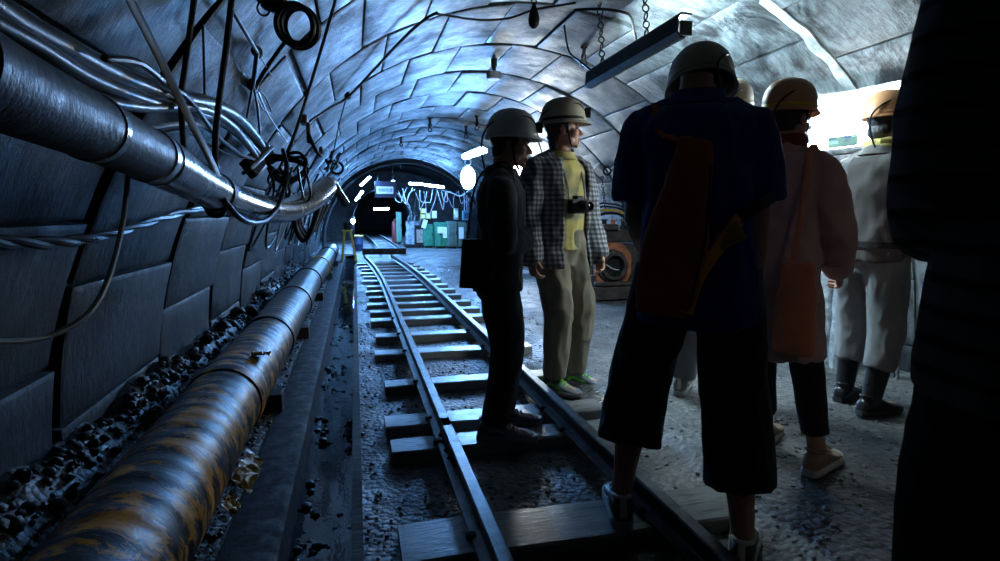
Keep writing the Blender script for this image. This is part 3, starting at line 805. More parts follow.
m2 = MB(); m2.box(c, (0.05, 0.16, 0.06)); m2.box(c+V((0.03, -0.02, -0.09)), (0.03, 0.08, 0.14)); put('bracket', m2.mesh('bracket'), MT['rustdark'], root, bevel=0.012)
m2 = MB(); m2.tube([c+V((.03, -.05, -.1)), c+V((.07, -.08, -.2)), c+V((.1, -.02, -.24)), c+V((.1, .06, -.18))], .013, 8, 'round', smooth=4); put('hook', m2.mesh('hook'), MT['iron'], root)
wcable('roof_line', [(310, 121), (330, 108), (348, 97), (372, 72), (400, 42), (424, 20), (437, 13)], 0.010, MT['rope'], 'black line running from the wall hook up to the roof', 0.05, 'line')
wcable('roof_line', [(437, 14), (480, 20), (510, 18), (534, 10), (575, 3)], 0.008, MT['rope'], 'thin line sagging across the roof toward the hanging float', 0.06, 'line')
m2 = MB(); p = onwall(348, 96, .04); m2.ell(p, (.028, .04, .03), None, 10, 7)
for v in m2.v: v += (v-p)*0.5*noise.noise(v*20)
put('rope_knot', m2.mesh('knot'), MT['rope'], label='knot of rope where the roof line meets the thin wire', cat='knot')
# coil of cable loops under the duct's end
root = empty('cable_loops', at(305, 236, 3.5), 'bunch of drooping black cable loops under the end of the duct', 'cable loops')
for q in range(6):
    m2 = MB(); y = 3.35+0.1*q
    m2.tube([at(293+q*1.5, 212, y), at(295+q*1.6, 228, y), at(303+q*1.5, 241-q*1.6, y), at(311+q*1.5, 230-q*1.4, y), at(319+q*1.8, 205, y)], 0.012, 8, 'round', smooth=5)
    put('loop', m2.mesh('loop'), MT['cable'] if q % 2 == 0 else MT['cable_pale'], root)
# strands further along the left wall
rn = random.Random(21)
for q in range(16):
    y = 4.2+q*0.62
    x0 = -0.62+0.02*rn.random(); z0 = rn.uniform(1.35, 1.75)
    def wx(z): return TX-(TR-0.08)*math.cos(math.asin(min(1, max(0, (z-TZ)/TR))))
    zz = [z0, z0-rn.uniform(.3, .5), z0-rn.uniform(.6, .95), z0-rn.uniform(.2, .5)]
    P = [V((wx(z)+0.05*rn.random(), y+k*rn.uniform(.2, .45), z)) for k, z in enumerate(zz)]
    where = 'left wall, %s of the strands counting from the duct end' % (ORD[q])
    cable('wall_strand', P, rn.uniform(.008, .014), MT['cable_pale'] if q % 4 == 2 else MT['cable'], 'drooping cable strand on the '+where, 'cable', 'cable strands along the left wall', n=6)
# roof pins
def pin(px, py, ln, label, fat=0.018, lamp=False):
    p = onwall(px, py, 0.0)
    root = empty('roof_pin', p, label, 'pin')
    m2 = MB(); m2.lathe([(0.03, 0.02), (0.03, -0.02), (fat, -0.03), (fat, -ln*0.55), (fat*1.7, -ln*0.6), (fat*1.5, -ln*0.85), (fat*0.6, -ln)], Matrix.Translation(p), 10); put('pin_rod', m2.mesh('pin_rod'), MT['iron'], root)
    m2 = MB(); m2.torus(p+V((0, 0, -ln-0.02)), 0.028, 0.007, Matrix.Rotation(R(90), 3, 'X'), 14, 6); put('eye', m2.mesh('eye'), MT['iron'], root)
pin(430, 118, 0.16, 'black pin hanging from the middle of the roof')
pin(401, 137, 0.12, 'small black pin left of the middle roof pin', 0.014)
pin(466, 126, 0.15, 'black hanger pin above the tilted tube lamp, left of two')
pin(477, 116, 0.15, 'black hanger pin above the tilted tube lamp, right of two')
pin(401, 161, 0.2, 'dark pin under the last roof arch', 0.016)
pin(584, 46, 0.12, 'hooked pin in the roof left of the near lamp', 0.014)
p = onwall(534, 2, 0.03)
root = empty('roof_float', p, 'dark pear shaped float hanging from the roof at the top', 'float')
m2 = MB(); m2.lathe([(0.004, 0.0), (0.012, -0.02), (0.03, -0.06), (0.04, -0.11), (0.034, -0.15), (0.012, -0.175)], Matrix.Translation(p), 16); put('float_body', m2.mesh('float'), MT['cable'], root)
m2 = MB(); m2.torus(p+V((0, 0, 0.0)), .018, .005, Matrix.Rotation(R(90), 3, 'X'), 14, 6); put('float_loop', m2.mesh('loop'), MT['iron'], root)
p = onwall(494, 60, 0.0)
root = empty('roof_lamp', p, 'small pale unlit lamp pot on the roof above the white helmet', 'lamp')
m2 = MB(); m2.lathe([(0.03, 0.02), (0.03, -0.05), (0.02, -0.07), (0.02, -0.11)], Matrix.Translation(p), 16); put('lamp_mount', m2.mesh('mount'), MT['lampblack'], root)
m2 = MB(); m2.lathe([(0.02, -0.10), (0.07, -0.115), (0.072, -0.165), (0.06, -0.18), (0.0, -0.182)], Matrix.Translation(p), 20); put('lamp_pot', m2.mesh('pot'), MT['lampwhite'], root)
# ------------------------------------------------------------------ lamps
def tube_lamp(a, b, label, em, hw=0.07, facing=(0, 0, -1), group='fluorescent lamps', tr=0.016):
    a, b = V(a), V(b); d = (b-a).normalized(); f = V(facing); f = (f-d*f.dot(d)).normalized()
    root = empty('tube_lamp', (a+b)/2, label, 'lamp', group)
    sd = d.cross(f)
    m2 = MB()
    q = [sd*hw*0.5-f*0.045, sd*hw-f*0.0, sd*(hw-0.006)+f*0.002, sd*(hw*0.45)-f*0.035, -sd*(hw*0.45)-f*0.035, -sd*(hw-0.006)+f*0.002, -sd*hw-f*0.0, -sd*hw*0.5-f*0.045]
    m2.rings([[a-d*0.03+x for x in q], [b+d*0.03+x for x in q]]); put('housing', m2.mesh('housing'), MT['lampwhite'], root, smooth=20)
    m2 = MB(); m2.tube([a, b], tr, 12, 'round'); put('tube', m2.mesh('tube'), em, root)
    for p, s in ((a, 1), (b, -1)):
        m2 = MB(); m2.box(p-f*0.012, (0.03, 0.03, 0.05), Matrix((sd, d, f)).transposed()); put('tube_holder', m2.mesh('holder'), MT['lampwhite'], root)
    return root
# near lamp on the right, its trough turned away to the right wall
def trough(a, b, label, em):
  d = (b-a).normalized()
  root = empty('trough_lamp', (a+b)/2, label, 'lamp')
  m2 = MB(); prf = [(0.022, 0.066), (-0.045, 0.066), (-0.066, 0.045), (-0.068, -0.035), (-0.04, -0.062), (-0.014, -0.064), (-0.014, -0.056), (-0.036, -0.052), (-0.056, -0.032), (-0.055, 0.040), (-0.042, 0.056), (0.022, 0.058)]
  m2.rings([[p+V((x, 0, z)) for x, z in prf] for p in (a, a.lerp(b, .5), b)]); put('trough', m2.mesh('trough'), MT['lampblack'], root, smooth=20)
  m2 = MB(); m2.tube([a+d*.04+V((-.01, 0, -.012)), b-d*.04+V((-.01, 0, -.012))], 0.016, 14, 'round'); put('tube', m2.mesh('tube'), em, root)
  for p, s in ((a, 1), (b, -1)):
      m2 = MB(); m2.box(p+d*s*0.012+V((-0.01, 0, -0.01)), (0.075, 0.024, 0.075)); put('end_plate', m2.mesh('end'), MT['lampblack'], root, bevel=0.004)
  for t in (0.22, 0.72):
      p = a.lerp(b, t)+V((-0.055, 0, 0.04)); top = V((p.x-0.02, p.y+0.02, TZ+math.sqrt(TR*TR-(p.x-0.02-TX)**2)+0.01))
      m2 = MB(); n_ = 9
      for k in range(n_):
          c = p.lerp(top, (k+0.5)/n_); M = Matrix.Rotation(R(90), 3, 'X') if k % 2 else Matrix.Rotation(R(90), 3, 'Y')
          m2.torus(c, 0.02, 0.005, M, 12, 6)
      put('hanger_chain', m2.mesh('chain'), MT['iron'], root)
  return root
a = V((1.74, 4.06, 2.12)); b = V((1.74, 2.82, 2.13))
root = trough(a, b, 'long dark trough lamp hanging from the roof, lighting the right wall', MT['tube_near'])
m2 = MB(); m2.tube([a+V((-.05, -.1, .03)), a+V((-.12, -.02, .12)), a+V((-.16, .1, .22)), a+V((-.2, .1, .40))], 0.007, 8, 'round', smooth=5); put('lamp_lead', m2.mesh('lead'), MT['cable'], root)
trough(V((1.74, -0.1, 2.13)), V((1.74, -1.34, 2.14)), 'added trough lamp out of view, lighting the people from behind', MT['tube_added'])  # unseen lamp added behind the camera to light people's backs
wcable('roof_line', [(575, 10), (600, 9), (622, 12), (631, 18), (636, 40)], 0.010, MT['cable'], 'black lead along the roof to the near trough lamp', 0.05, 'line')

tube_lamp(atx(464, 157, 1.75), atx(483, 150, 1.75), 'lit tube lamp tilted in the picture, hung above the oval flood lamp', MT['tube_far'], facing=(-0.5, -0.3, -0.8), tr=0.03)
def flood(c, r_, label, em):
    d = (EYEP+V((0.3, 0, -0.4))-c).normalized(); x = V((0, 0, 1)).cross(d).normalized(); M = Matrix.Translation(c) @ Matrix((x*.82, d.cross(x)*1.25, d)).transposed().to_4x4()
    root = empty('flood_lamp', c, label, 'lamp')
    m2 = MB(); m2.lathe([(0.03, -0.22), (0.07, -0.20), (r_*0.8, -0.06), (r_*1.05, 0.0), (r_*1.05, 0.02), (r_*0.96, 0.02), (r_*0.96, 0.0)], M, 28); put('reflector', m2.mesh('reflector'), MT['lampwhite'], root)
    m2 = MB(); m2.lathe([(0.0, 0.028), (r_*0.5, 0.022), (r_*0.95, 0.004), (r_*0.95, -0.004), (0.0, -0.006)], M, 28, cap=False); put('lens', m2.mesh('lens'), em, root)
    m2 = MB(); m2.torus(c+V((0, 0, r_+0.10)), 0.05, 0.008, Matrix.Rotation(R(90), 3, 'X'), 20, 6); put('hanging_ring', m2.mesh('ring'), MT['iron'], root)
    m2 = MB(); m2.tube([c+V((-r_*1.1, 0, 0)), c+V((-r_*0.9, 0, r_*.8)), c+V((0, 0, r_+0.05)), c+V((r_*0.9, 0, r_*.8)), c+V((r_*1.1, 0, 0))], 0.009, 8, 'round', smooth=4); put('bail', m2.mesh('bail'), MT['iron'], root)
    return root
flood(at(468, 178, 9.0), 0.145, 'oval bright flood lamp behind the person in the dark jacket', MT['flood'])
tube_lamp(at(410, 183.5, 17.4), at(422, 184, 17.4), 'short lit tube lamp over the wrapped machine, left of two in line', MT['tube_far'], tr=0.035, facing=(0, -.5, -1))
tube_lamp(at(425, 185, 17.0), at(443, 187, 17.0), 'lit tube lamp over the green cabinets, right of two in line', MT['tube_far'], tr=0.035, facing=(0, -.5, -1))
tube_lamp(at(361, 185, 17.6), at(369, 178, 15.4), 'lit tube lamp slanting up left of the blue hanging sign', MT['tube_far'], tr=0.03, facing=(.3, -.2, -1))
tube_lamp(at(356, 200, 21.0), at(362, 192, 18.0), 'lit tube lamp slanting near the left wall below the sign', MT['tube_far'], tr=0.03, facing=(.3, -.2, -1))
tube_lamp(at(374.5, 209, 26), at(379, 209, 26), 'small distant lit tube in the far drift, left of two', MT['tube_far'], tr=0.04, facing=(0, -1, -1))
tube_lamp(at(381, 209, 25.5), at(388, 208.5, 25.5), 'larger distant lit tube in the far drift, right of two', MT['tube_far'], tr=0.05, facing=(0, -1, -1))
tube_lamp(at(389.5, 185, 16.8), at(393, 182, 16.3), 'short lit tube lamp right of the blue hanging sign', MT['tube_far'], tr=0.025, facing=(.2, -.5, -1))
p = at(353, 221, 15.0)
root = empty('bulkhead_lamp', p, 'small bright bulkhead lamp above the yellow ladder', 'lamp')
m2 = MB(); m2.ell(p, (.05, .05, .07)); put('glass', m2.mesh('glass'), MT['flood'], root)
m2 = MB(); m2.tube([(p.x, p.y+.09, gh(p.x, p.y)-.02), (p.x, p.y+.09, p.z), (p.x, p.y+.05, p.z+.08)], .02, 8); put('stand_pole', m2.mesh('pole'), MT['iron'], root)
m2 = MB(); m2.lathe([(.05, .04), (.065, .05), (.065, .09), (.03, .11)], Matrix.Translation(p), 16); put('cap', m2.mesh('cap'), MT['lampblack'], root)

# ------------------------------------------------------------------ boards with glowing faces
def glowing_board(c, w, h, nrm, label, name='glow_board', upv=(0, 0, 1)):
    n_ = V(nrm).normalized(); x = V(upv).cross(n_).normalized(); y = n_.cross(x)
    root = empty(name, c, label, 'board')
    M3 = Matrix((x, y, n_)).transposed()
    m2 = MB(); m2.box(c-n_*0.025, (w, h, 0.04), M3); put('panel', m2.mesh('panel'), MT['panel'], root)
    fr = MB(); t = 0.016
    for (dx, dy, sw, sh) in ((0, h/2+t/2, w+2*t, t), (0, -h/2-t/2, w+2*t, t), (-w/2-t/2, 0, t, h), (w/2+t/2, 0, t, h)):
        fr.box(c-n_*0.02+x*dx+y*dy, (sw, sh, 0.06), M3)
    put('board_frame', fr.mesh('frame'), MT['galv'], root, smooth=0)
    return root, x, y, n_, M3
c = V((2.97, 3.04, 1.71))
root, bx, by, bn, M3 = glowing_board(c, 0.74, 0.32, (-1, -0.12, -0.12), 'white board on the right wall, its brightness put in as glow')  # panel face glows, standing in for lamplight on a plain board
def print_sheet(c, w, h, M3, name, base, inkcols, label, seed):
    rn2 = random.Random(seed); root = empty(name, c, label, 'poster')
    m2 = MB(); m2.box(c, (w, h, 0.003), M3); put('sheet', m2.mesh('sheet'), base, root)
    for k in range(9):
        m2 = MB(); ww = w*rn2.uniform(.12, .4); hh = h*rn2.uniform(.08, .25)
        off = V((rn2.uniform(-.5, .5)*(w-ww), rn2.uniform(-.5, .5)*(h-hh), 0.002+0.0004*k))
        m2.box(c+M3 @ off, (ww, hh, 0.001), M3); put('printed_patch', m2.mesh('patch'), inkcols[k % len(inkcols)], root, smooth=0)
print_sheet(c+bx*(-0.255)+bn*0.004, 0.12, 0.22, M3, 'poster', MT['paper'], [MT['bluepaint'], MT['ink'], MT['galv']], 'bluish picture sheet on the far end of the glowing board', 3)
print_sheet(c+bx*(0.02)+by*(-0.12)+bn*0.004, 0.2, 0.07, M3, 'poster', MT['greygreen'], [MT['ink'], MT['palegreen'], MT['greygreen']], 'dull green picture strip at the bottom of the glowing board', 5)
print_sheet(c+bx*(0.31)+bn*0.004, 0.12, 0.22, M3, 'poster', MT['paper'], [MT['ink'], MT['navy'], MT['navy'], MT['ink']], 'blue black picture sheet on the near end of the glowing board', 8)
# small lit board on a trestle between the two men
c2 = at(520, 188, 9.3)
glowing_board(c2, 0.42, 0.86, (-0.45, -1, 0), 'tall glaring white board between the two people on the left', 'glow_board')
tz = 0.055
c = V((c2.x+0.05, 9.15, 0))
root = empty('trestle', (c.x, c.y, tz), 'pale slatted trestle on the ground between the two people', 'trestle')
for k in range(3):
    m2 = MB(); m2.bar((c.x-.34, c.y-.02, .42-.13*k), (c.x+.34, c.y+.04, .40-.13*k), .02, .055); put('slat', m2.mesh('slat'), MT['paper'], root, bevel=.004)
for sx in (-1, 1):
    for sy in (-1, 1):
        m2 = MB(); m2.bar((c.x+sx*.27, c.y+sy*.03, .47), (c.x+sx*.33, c.y+sy*.22, tz-.01), .035, .03); put('leg', m2.mesh('leg'), MT['galv'], root, bevel=.004)
m2 = MB(); m2.bar((c.x-.30, c.y-.12, .10), (c.x+.05, c.y-.12, .44), .018, .018); put('brace', m2.mesh('brace'), MT['paper'], root)
m2 = MB(); m2.bar((c2.x+.02, 9.42, .05), (c2.x+.02, 9.42, c2.z-.4), .05, .05); put('board_post', m2.mesh('post'), MT['galv'], label='steel post carrying the tall white board', cat='post')

# ------------------------------------------------------------------ rusty machine by the right wall
mc = at(613, 266, 6.45); mz = 0.055
root = empty('pump_machine', (mc.x+0.1, 6.7, mz), 'rusty orange machine with a thick round flange, by the right wall', 'machine')
x0, x1 = mc.x-0.26, mc.x+0.52
m2 = MB(); m2.box((mc.x+.13, 6.75, mz+.06), (.86, .66, .05)); m2.box((mc.x+.13, 6.42, mz+.10), (.84, .05, .16)); m2.box((mc.x+.13, 7.05, mz+.10), (.84, .05, .16)); m2.box((mc.x+.0, 6.41, mz+.22), (.52, .06, .05))
put('base_frame', m2.mesh('base'), MT['rustdark'], root, bevel=.01)
pl = [(-.19, -.26), (.20, -.26), (.28, -.10), (.28, .12), (.16, .27), (-.09, .30), (-.21, .16)]
m2 = MB(); m2.rings([[V((mc.x+a_, 6.50, mc.z+b_)) for a_, b_ in pl], [V((mc.x+a_, 6.60, mc.z+b_)) for a_, b_ in pl]]); put('face_plate', m2.mesh('plate'), MT['rust'], root, bevel=.012)
m2 = MB(); m2.box((mc.x+.12, 6.86, mc.z+.0), (.66, .50, .52)); put('casing', m2.mesh('casing'), MT['rustdark'], root, bevel=.04)
M = Matrix.Translation((mc.x, 6.50, mc.z)) @ RX90
m2 = MB(); m2.lathe([(.125, -.02), (.125, .10), (.135, .115), (.165, .115), (.175, .10), (.175, .055), (.20, .05), (.205, .03), (.205, 0), (.19, -.01)], M, 40, cap=False, closed=False); put('flange', m2.mesh('flange'), MT['rustdark'], root)
m2 = MB(); m2.lathe([(.126, .09), (.112, .06), (.105, .014), (.0, .010)], M, 32, cap=False); put('bore', m2.mesh('bore'), MT['iron'], root)
for k in range(8):
    a_ = k*math.pi/4+.2; m2 = MB(); m2.lathe([(.014, .05), (.014, .066), (.007, .068), (.007, .08)], M @ Matrix.Translation((.188*math.cos(a_), .188*math.sin(a_), 0)), 6); put('flange_bolt', m2.mesh('bolt'), MT['iron'], root)
m2 = MB(); m2.tube([(mc.x-.09, 6.45, mc.z+.02), (mc.x-.02, 6.42, mc.z-.03), (mc.x+.08, 6.45, mc.z-.05)], .006, 6, 'round', smooth=3); put('bore_wire', m2.mesh('wire'), MT['cable_pale'], root)
m2 = MB(); m2.box((mc.x+.10, 6.78, mc.z+.36), (.5, .36, .16)); m2.box((mc.x+.02, 6.62, mc.z+.47), (.2, .16, .08)); put('top_block', m2.mesh('top'), MT['rustdark'], root, bevel=.025)
for k, (dx, m_) in enumerate(((-.02, 'iron'), (.1, 'rust'), (.24, 'iron'))):
    m2 = MB(); m2.lathe([(.05, 0), (.05, .05), (.03, .06), (.03, .11), (.045, .115), (.045, .13), (0.0, .132)], Matrix.Translation((mc.x+dx, 6.7, mc.z+.44)), 16); put('valve_cap', m2.mesh('valve'), MT[m_], root)
m2 = MB(); m2.box((mc.x-.23, 6.55, mc.z-.30), (.05, .07, .36)); m2.box((mc.x-.2, 6.52, mc.z-.36), (.10, .09, .05)); put('side_bracket', m2.mesh('bracket'), MT['rustdark'], root, bevel=.008)
for k in range(4):
    zt = mc.z+.62+.04*k
    cable('machine_hose', [V((mc.x-.22, 6.7+.05*k, mc.z+.44)), V((mc.x-.1, 6.66+.05*k, zt)), V((mc.x+.14, 6.68+.04*k, zt+.02)), V((mc.x+.30, 6.74, zt-.05)), V((mc.x+.38, 6.85, mc.z+.42))], .017-.002*k, MT['cable'] if k != 1 else MT['yellow_tape'], ('%s hose arched over the rusty machine' % ('thick black', 'yellow brown', 'thin black', 'thinnest, topmost black')[k]), 'hose', 'hoses over the rusty machine')
# ring and chain on the right wall
p = onwall(607, 171, .04); kk = p.y/570
root = empty('chain_hook', p, 'black shackle and chain hanging on the right wall above the machine', 'chain')
m2 = MB(); m2.torus(p, 4.0*kk, 1.2*kk, faceM(p), 18, 8); put('shackle', m2.mesh('shackle'), MT['iron'], root)
for k in range(9):
    q = onwall(602+.4*k, 178+4*k, .04); m2 = MB(); m2.torus(q, 1.7*kk, .55*kk, faceM(q) @ Matrix.Rotation(R(80 if k % 2 else 15), 3, 'Y'), 12, 6); put('chain_link', m2.mesh('link'), MT['iron'], root)
m2 = MB(); m2.tube([p, onwall(600, 163, .04), onwall(594, 172, .04), onwall(602, 180, .04)], .012, 6, 'round', smooth=4); put('hook', m2.mesh('hook'), MT['iron'], root)

# wrapped rolls and conduits by the right wall
for k, (px, lab) in enumerate(((833, 'left'), (847, 'right'))):
    X = 3.28; p = atx(px, 232, X); z0 = 0.05; zt = p.z
    root = empty('wrapped_roll', (p.x, p.y, z0), 'tall upright roll in shiny grey wrap by the right wall, %s of two' % lab, 'roll', 'wrapped rolls')
    rs = []; n_ = 24; mm = 26; m2 = MB()
    for i in range(mm+1):
        z = z0+(zt-z0)*i/mm
        rs.append([V((p.x+(.055+.010*noise.noise(V((math.cos(2*math.pi*j/n_)*2.5, math.sin(2*math.pi*j/n_)*2.5+k*9, z*9))))*math.cos(2*math.pi*j/n_), p.y+(.055+.010*noise.noise(V((math.cos(2*math.pi*j/n_)*2.5, math.sin(2*math.pi*j/n_)*2.5+k*9, z*9))))*math.sin(2*math.pi*j/n_), z)) for j in range(n_)])
    m2.rings(rs); put('wrap', m2.mesh('wrap'), MT['plastic'], root)
    m2 = MB(); m2.lathe([(.0, .004), (.05, .004), (.06, .0), (.06, -.03), (.055, -.03)], Matrix.Translation((p.x, p.y, zt)), 24, cap=False); put('end_cap', m2.mesh('cap'), MT['paper'], root)
for k, px in enumerate((884.5, 889, 893.5)):
    t = atx(px, 168, 3.19); b_ = atx(px-2, 236, 3.28)
    m2 = MB(); m2.tube([V((b_.x+.14, b_.y, .05)), V((b_.x+.12, b_.y, .6)), b_, t, t+V((-.09, 0, .17))], .012, 10, 'round', smooth=4)
    put('conduit', m2.mesh('conduit'), MT['galv'], label='thin bright steel conduit on the right wall, %s of three' % ('left', 'middle', 'right')[k], cat='conduit', group='conduits on the right wall')

# ------------------------------------------------------------------ chamber: sign, cabinets, ladder
c = at(385.5, 189.5, 15.85)
root = empty('hanging_sign', c, 'dark blue hanging sign with a white lettered panel at the tunnel end', 'sign')
m2 = MB(); m2.box(c, (.56, .04, .44)); put('sign_board', m2.mesh('board'), MT['navy'], root, bevel=.006)
m2 = MB(); m2.box(c+V((-.015, -.024, -.02)), (.44, .012, .19)); put('white_panel', m2.mesh('panel'), MT['paper'], root)
put('lettering', text_mesh('模擬坑道', .105, Matrix.Translation(c+V((-.015, -.033, -.02))) @ RX90), MT['ink'], root, smooth=0)
for sx in (-.2, .2):
    m2 = MB(); m2.tube([c+V((sx, 0, .2)), c+V((sx, 0, .62))], .008, 8); put('hanger_rod', m2.mesh('rod'), MT['iron'], root)
for k, y in enumerate((15.95, 18.0, 20.5, 23.0)):
    hw, cr = (2.2, 2.5) if k == 0 else (3.1, 2.75)
    cxx = 1.365 if k == 0 else 1.4; zs = .3 if k == 0 else .6
    pts = [V((cxx+hw*math.cos(math.pi*i/28), y, zs+(cr-zs)*math.sin(math.pi*i/28))) for i in range(29)]
    m2 = MB(); m2.tube([V((cxx+hw, y, 0))]+pts+[V((cxx-hw, y, 0))], [(.05, .045)]*31, 8, ref=(0, 1, 0))
    put('steel_arch', m2.mesh('arch'), MT['iron'] if k else MT['lampblack'], label='dark steel roof arch in the far chamber, %s from the lined tunnel' % ORD[k].replace('nearest', 'first'), cat='arch', group='steel arches')
rn = random.Random(77)
for q in range(19):
    x0 = 394+q*4.3; y = 17.2+.25*(q % 5)
    P = [at(x0, 190+rn.uniform(-2, 4), y), at(x0+rn.uniform(1, 4), 199+rn.uniform(0, 6), y+.1), at(x0+rn.uniform(3, 8), 204+rn.uniform(-4, 16), y+.15), at(x0+rn.uniform(6, 11), 196+rn.uniform(-4, 6), y+.1), at(x0+rn.uniform(9, 15), 189+rn.uniform(-2, 3), y)]
    cable('festoon_cable', P, .006+.006*rn.random(), MT['cable_pale'] if q % 5 < 3 else MT['cable'], 'looping cable strung over the cabinets, %s of the row from its left end' % ORD[q].replace('nearest', 'first'), 'cable', 'festoon cables', n=6)
wcable('festoon_cable', [(442, 190), (452, 193), (460, 196), (467, 192), (474, 186)], .014, MT['cable_pale'], 'pale cable sagging below the oval flood lamp', .1)

def cabinet(px0, px1, pyt, Y, dep, m, label, doors=2, slats=0, extra=None):
    a = at(px0, pyt, Y); b = at(px1, pyt, Y); z0 = 0.0; zt = a.z; xc = (a.x+b.x)/2; w = b.x-a.x; h = zt-z0-.06
    root = empty('cabinet', (xc, Y+dep/2, z0), label, 'cabinet')
    m2 = MB(); m2.box((xc, Y+dep/2, z0+.06+h/2), (w, dep, h)); put('cabinet_body', m2.mesh('body'), m, root, bevel=.008)
    m2 = MB(); m2.box((xc, Y+dep/2+.02, z0+.03), (w-.08, dep-.1, .06)); put('plinth', m2.mesh('plinth'), MT['iron'], root)
    for k in range(doors):
        dw = w/doors; cx_ = a.x+dw*(k+.5)
        m2 = MB(); m2.box((cx_, Y-.012, z0+.06+h/2), (dw-.03, .022, h-.05))
        for s_ in range(slats): m2.box((cx_-dw*.35+dw*.7*s_/max(1, slats-1), Y-.03, z0+.06+h/2), (.022, .02, h-.12))
        dr = put('door', m2.mesh('door'), m, root, bevel=.004)
        m2 = MB(); m2.box((cx_+dw*.33, Y-.045, z0+.06+h*.55), (.025, .025, .12)); put('handle', m2.mesh('handle'), MT['iron'], dr, bevel=.004)
    return root
cabinet(396.5, 401.5, 212, 21.0, .3, MT['palegreen'], 'tall narrow pale green cabinet left of the wrapped machine', 1)
cabinet(424, 433.5, 224.5, 18.3, .5, MT['green'], 'bright green locker with vertical ribs, left of the others', 1, 4)
cabinet(435.5, 447, 222.5, 18.0, .5, MT['green'], 'darker green locker with pinned white notices', 2)
cabinet(448, 457.5, 221.5, 17.8, .5, MT['greygreen'], 'grey green control cabinet in the middle of the row', 1, 3)
cabinet(458, 467.5, 222, 17.8, .5, MT['greygreen'], 'dark green locker at the right end with a large white notice', 1, 2)
def note(px, py, w, h, Y, label, rot=0):
    c = at(px, py, Y); m2 = MB(); m2.box(c, (w, .006, h), Matrix.Rotation(R(rot), 3, 'Y')); put('paper_notice', m2.mesh('notice'), MT['paper'], label=label, cat='notice')
note(441, 230, .22, .20, 17.93, 'square white paper notice on the darker green locker')
note(445, 232.5, .13, .34, 17.90, 'tall white paper notice at the right edge of the darker green locker')
note(461.3, 233, .15, .36, 17.72, 'large white paper notice on the right end locker')
note(424.5, 224, .14, .27, 18.2, 'tilted white paper on top of the bright green locker', 18)
note(434.3, 214.5, .15, .22, 18.0, 'white card standing above the bright green locker')
def small_box(name, px, py, w, h, Y, m, label, face=None, cat='box'):
    c = at(px, py, Y); root = empty(name, c, label, cat)
    m2 = MB(); m2.box(c, (w, .2, h)); put('case', m2.mesh('case'), m, root, bevel=.01)
    m2 = MB(); m2.box(c+V((0, -.105, .0)), (w*.7, .012, h*.6)); put('face_panel', m2.mesh('face'), face or MT['paper'], root)
    m2 = MB(); m2.box(c+V((0, .0, -h/2-.04)), (.04, .04, .1)); put('bracket', m2.mesh('bracket'), MT['iron'], root)
small_box('switch_box', 466, 215.5, .22, .3, 17.7, MT['teal'], 'teal switch box hanging on wires beside the far lockers', MT['bluepaint'])
small_box('gauge_box', 456, 214, .12, .36, 17.9, MT['galv'], 'slim grey gauge box above the grey green cabinet')
small_box('meter_box', 423.5, 211, .16, .16, 18.4, MT['yellow'], 'small yellow framed meter box, upper left of three')
small_box('meter_box', 427.8, 216, .16, .2, 18.4, MT['yellow'], 'small yellow framed meter box, lowest of three')
small_box('meter_box', 423, 216.5, .14, .15, 18.4, MT['yellow'], 'small yellow framed meter box under the upper left one')
for k, px in enumerate((464.5, 467)):
    cable('drop_wire', [at(px, 190, 17.6), at(px-.3, 200, 17.65), at(px, 211, 17.7)], .012, MT['cable_pale'], 'straight drop wire above the teal switch box, %s of two' % ('left', 'right')[k], 'wire', 'drop wires', n=6)
c = at(395, 227, 21.5)
m2 = MB(); m2.lathe([(.0, 0), (.11, 0), (.12, .03), (.12, .72), (.09, .80), (.04, .84), (.04, .90), (0, .90)], Matrix.Translation((c.x, 21.5, 0)), 20)
put('gas_cylinder', m2.mesh('cylinder'), MT['red'], label='dull red gas cylinder beside the pale green cabinet', cat='cylinder')
# wrapped machine, rough bundle with tubes
c = at(414, 236, 18.9); root = empty('wrapped_machine', (c.x, 18.9, 0), 'white wrapped machine bundle left of the green lockers', 'machine')
m2 = MB(); rs = []
for i in range(13):
    z = .1+.75*i/12
    rs.append([V((c.x+(.26+.05*noise.noise(V((math.cos(a_*.2618)*2, math.sin(a_*.2618)*2, z*6))))*math.cos(a_*.2618), 18.9+.2*math.sin(a_*.2618), z)) for a_ in range(24)])
m2.rings(rs); put('wrapping', m2.mesh('wrapping'), MT['plastic'], root, smooth=25)
m2 = MB(); m2.box((c.x, 18.9, .06), (.62, .5, .1)); put('skid', m2.mesh('skid'), MT['iron'], root, bevel=.01)
for k in range(3):
    m2 = MB(); m2.tube([(c.x-.2+.2*k, 18.7, .8), (c.x-.18+.2*k, 18.66, 1.0), (c.x-.1+.2*k, 18.8, 1.05)], .025, 8, 'round', smooth=3); put('pipe_stub', m2.mesh('stub'), MT['galv'], root)
small_box('instrument_box', 419.5, 236, .3, .7, 18.6, MT['iron'], 'dark instrument case between the wrapped machine and the lockers', MT['galv'])
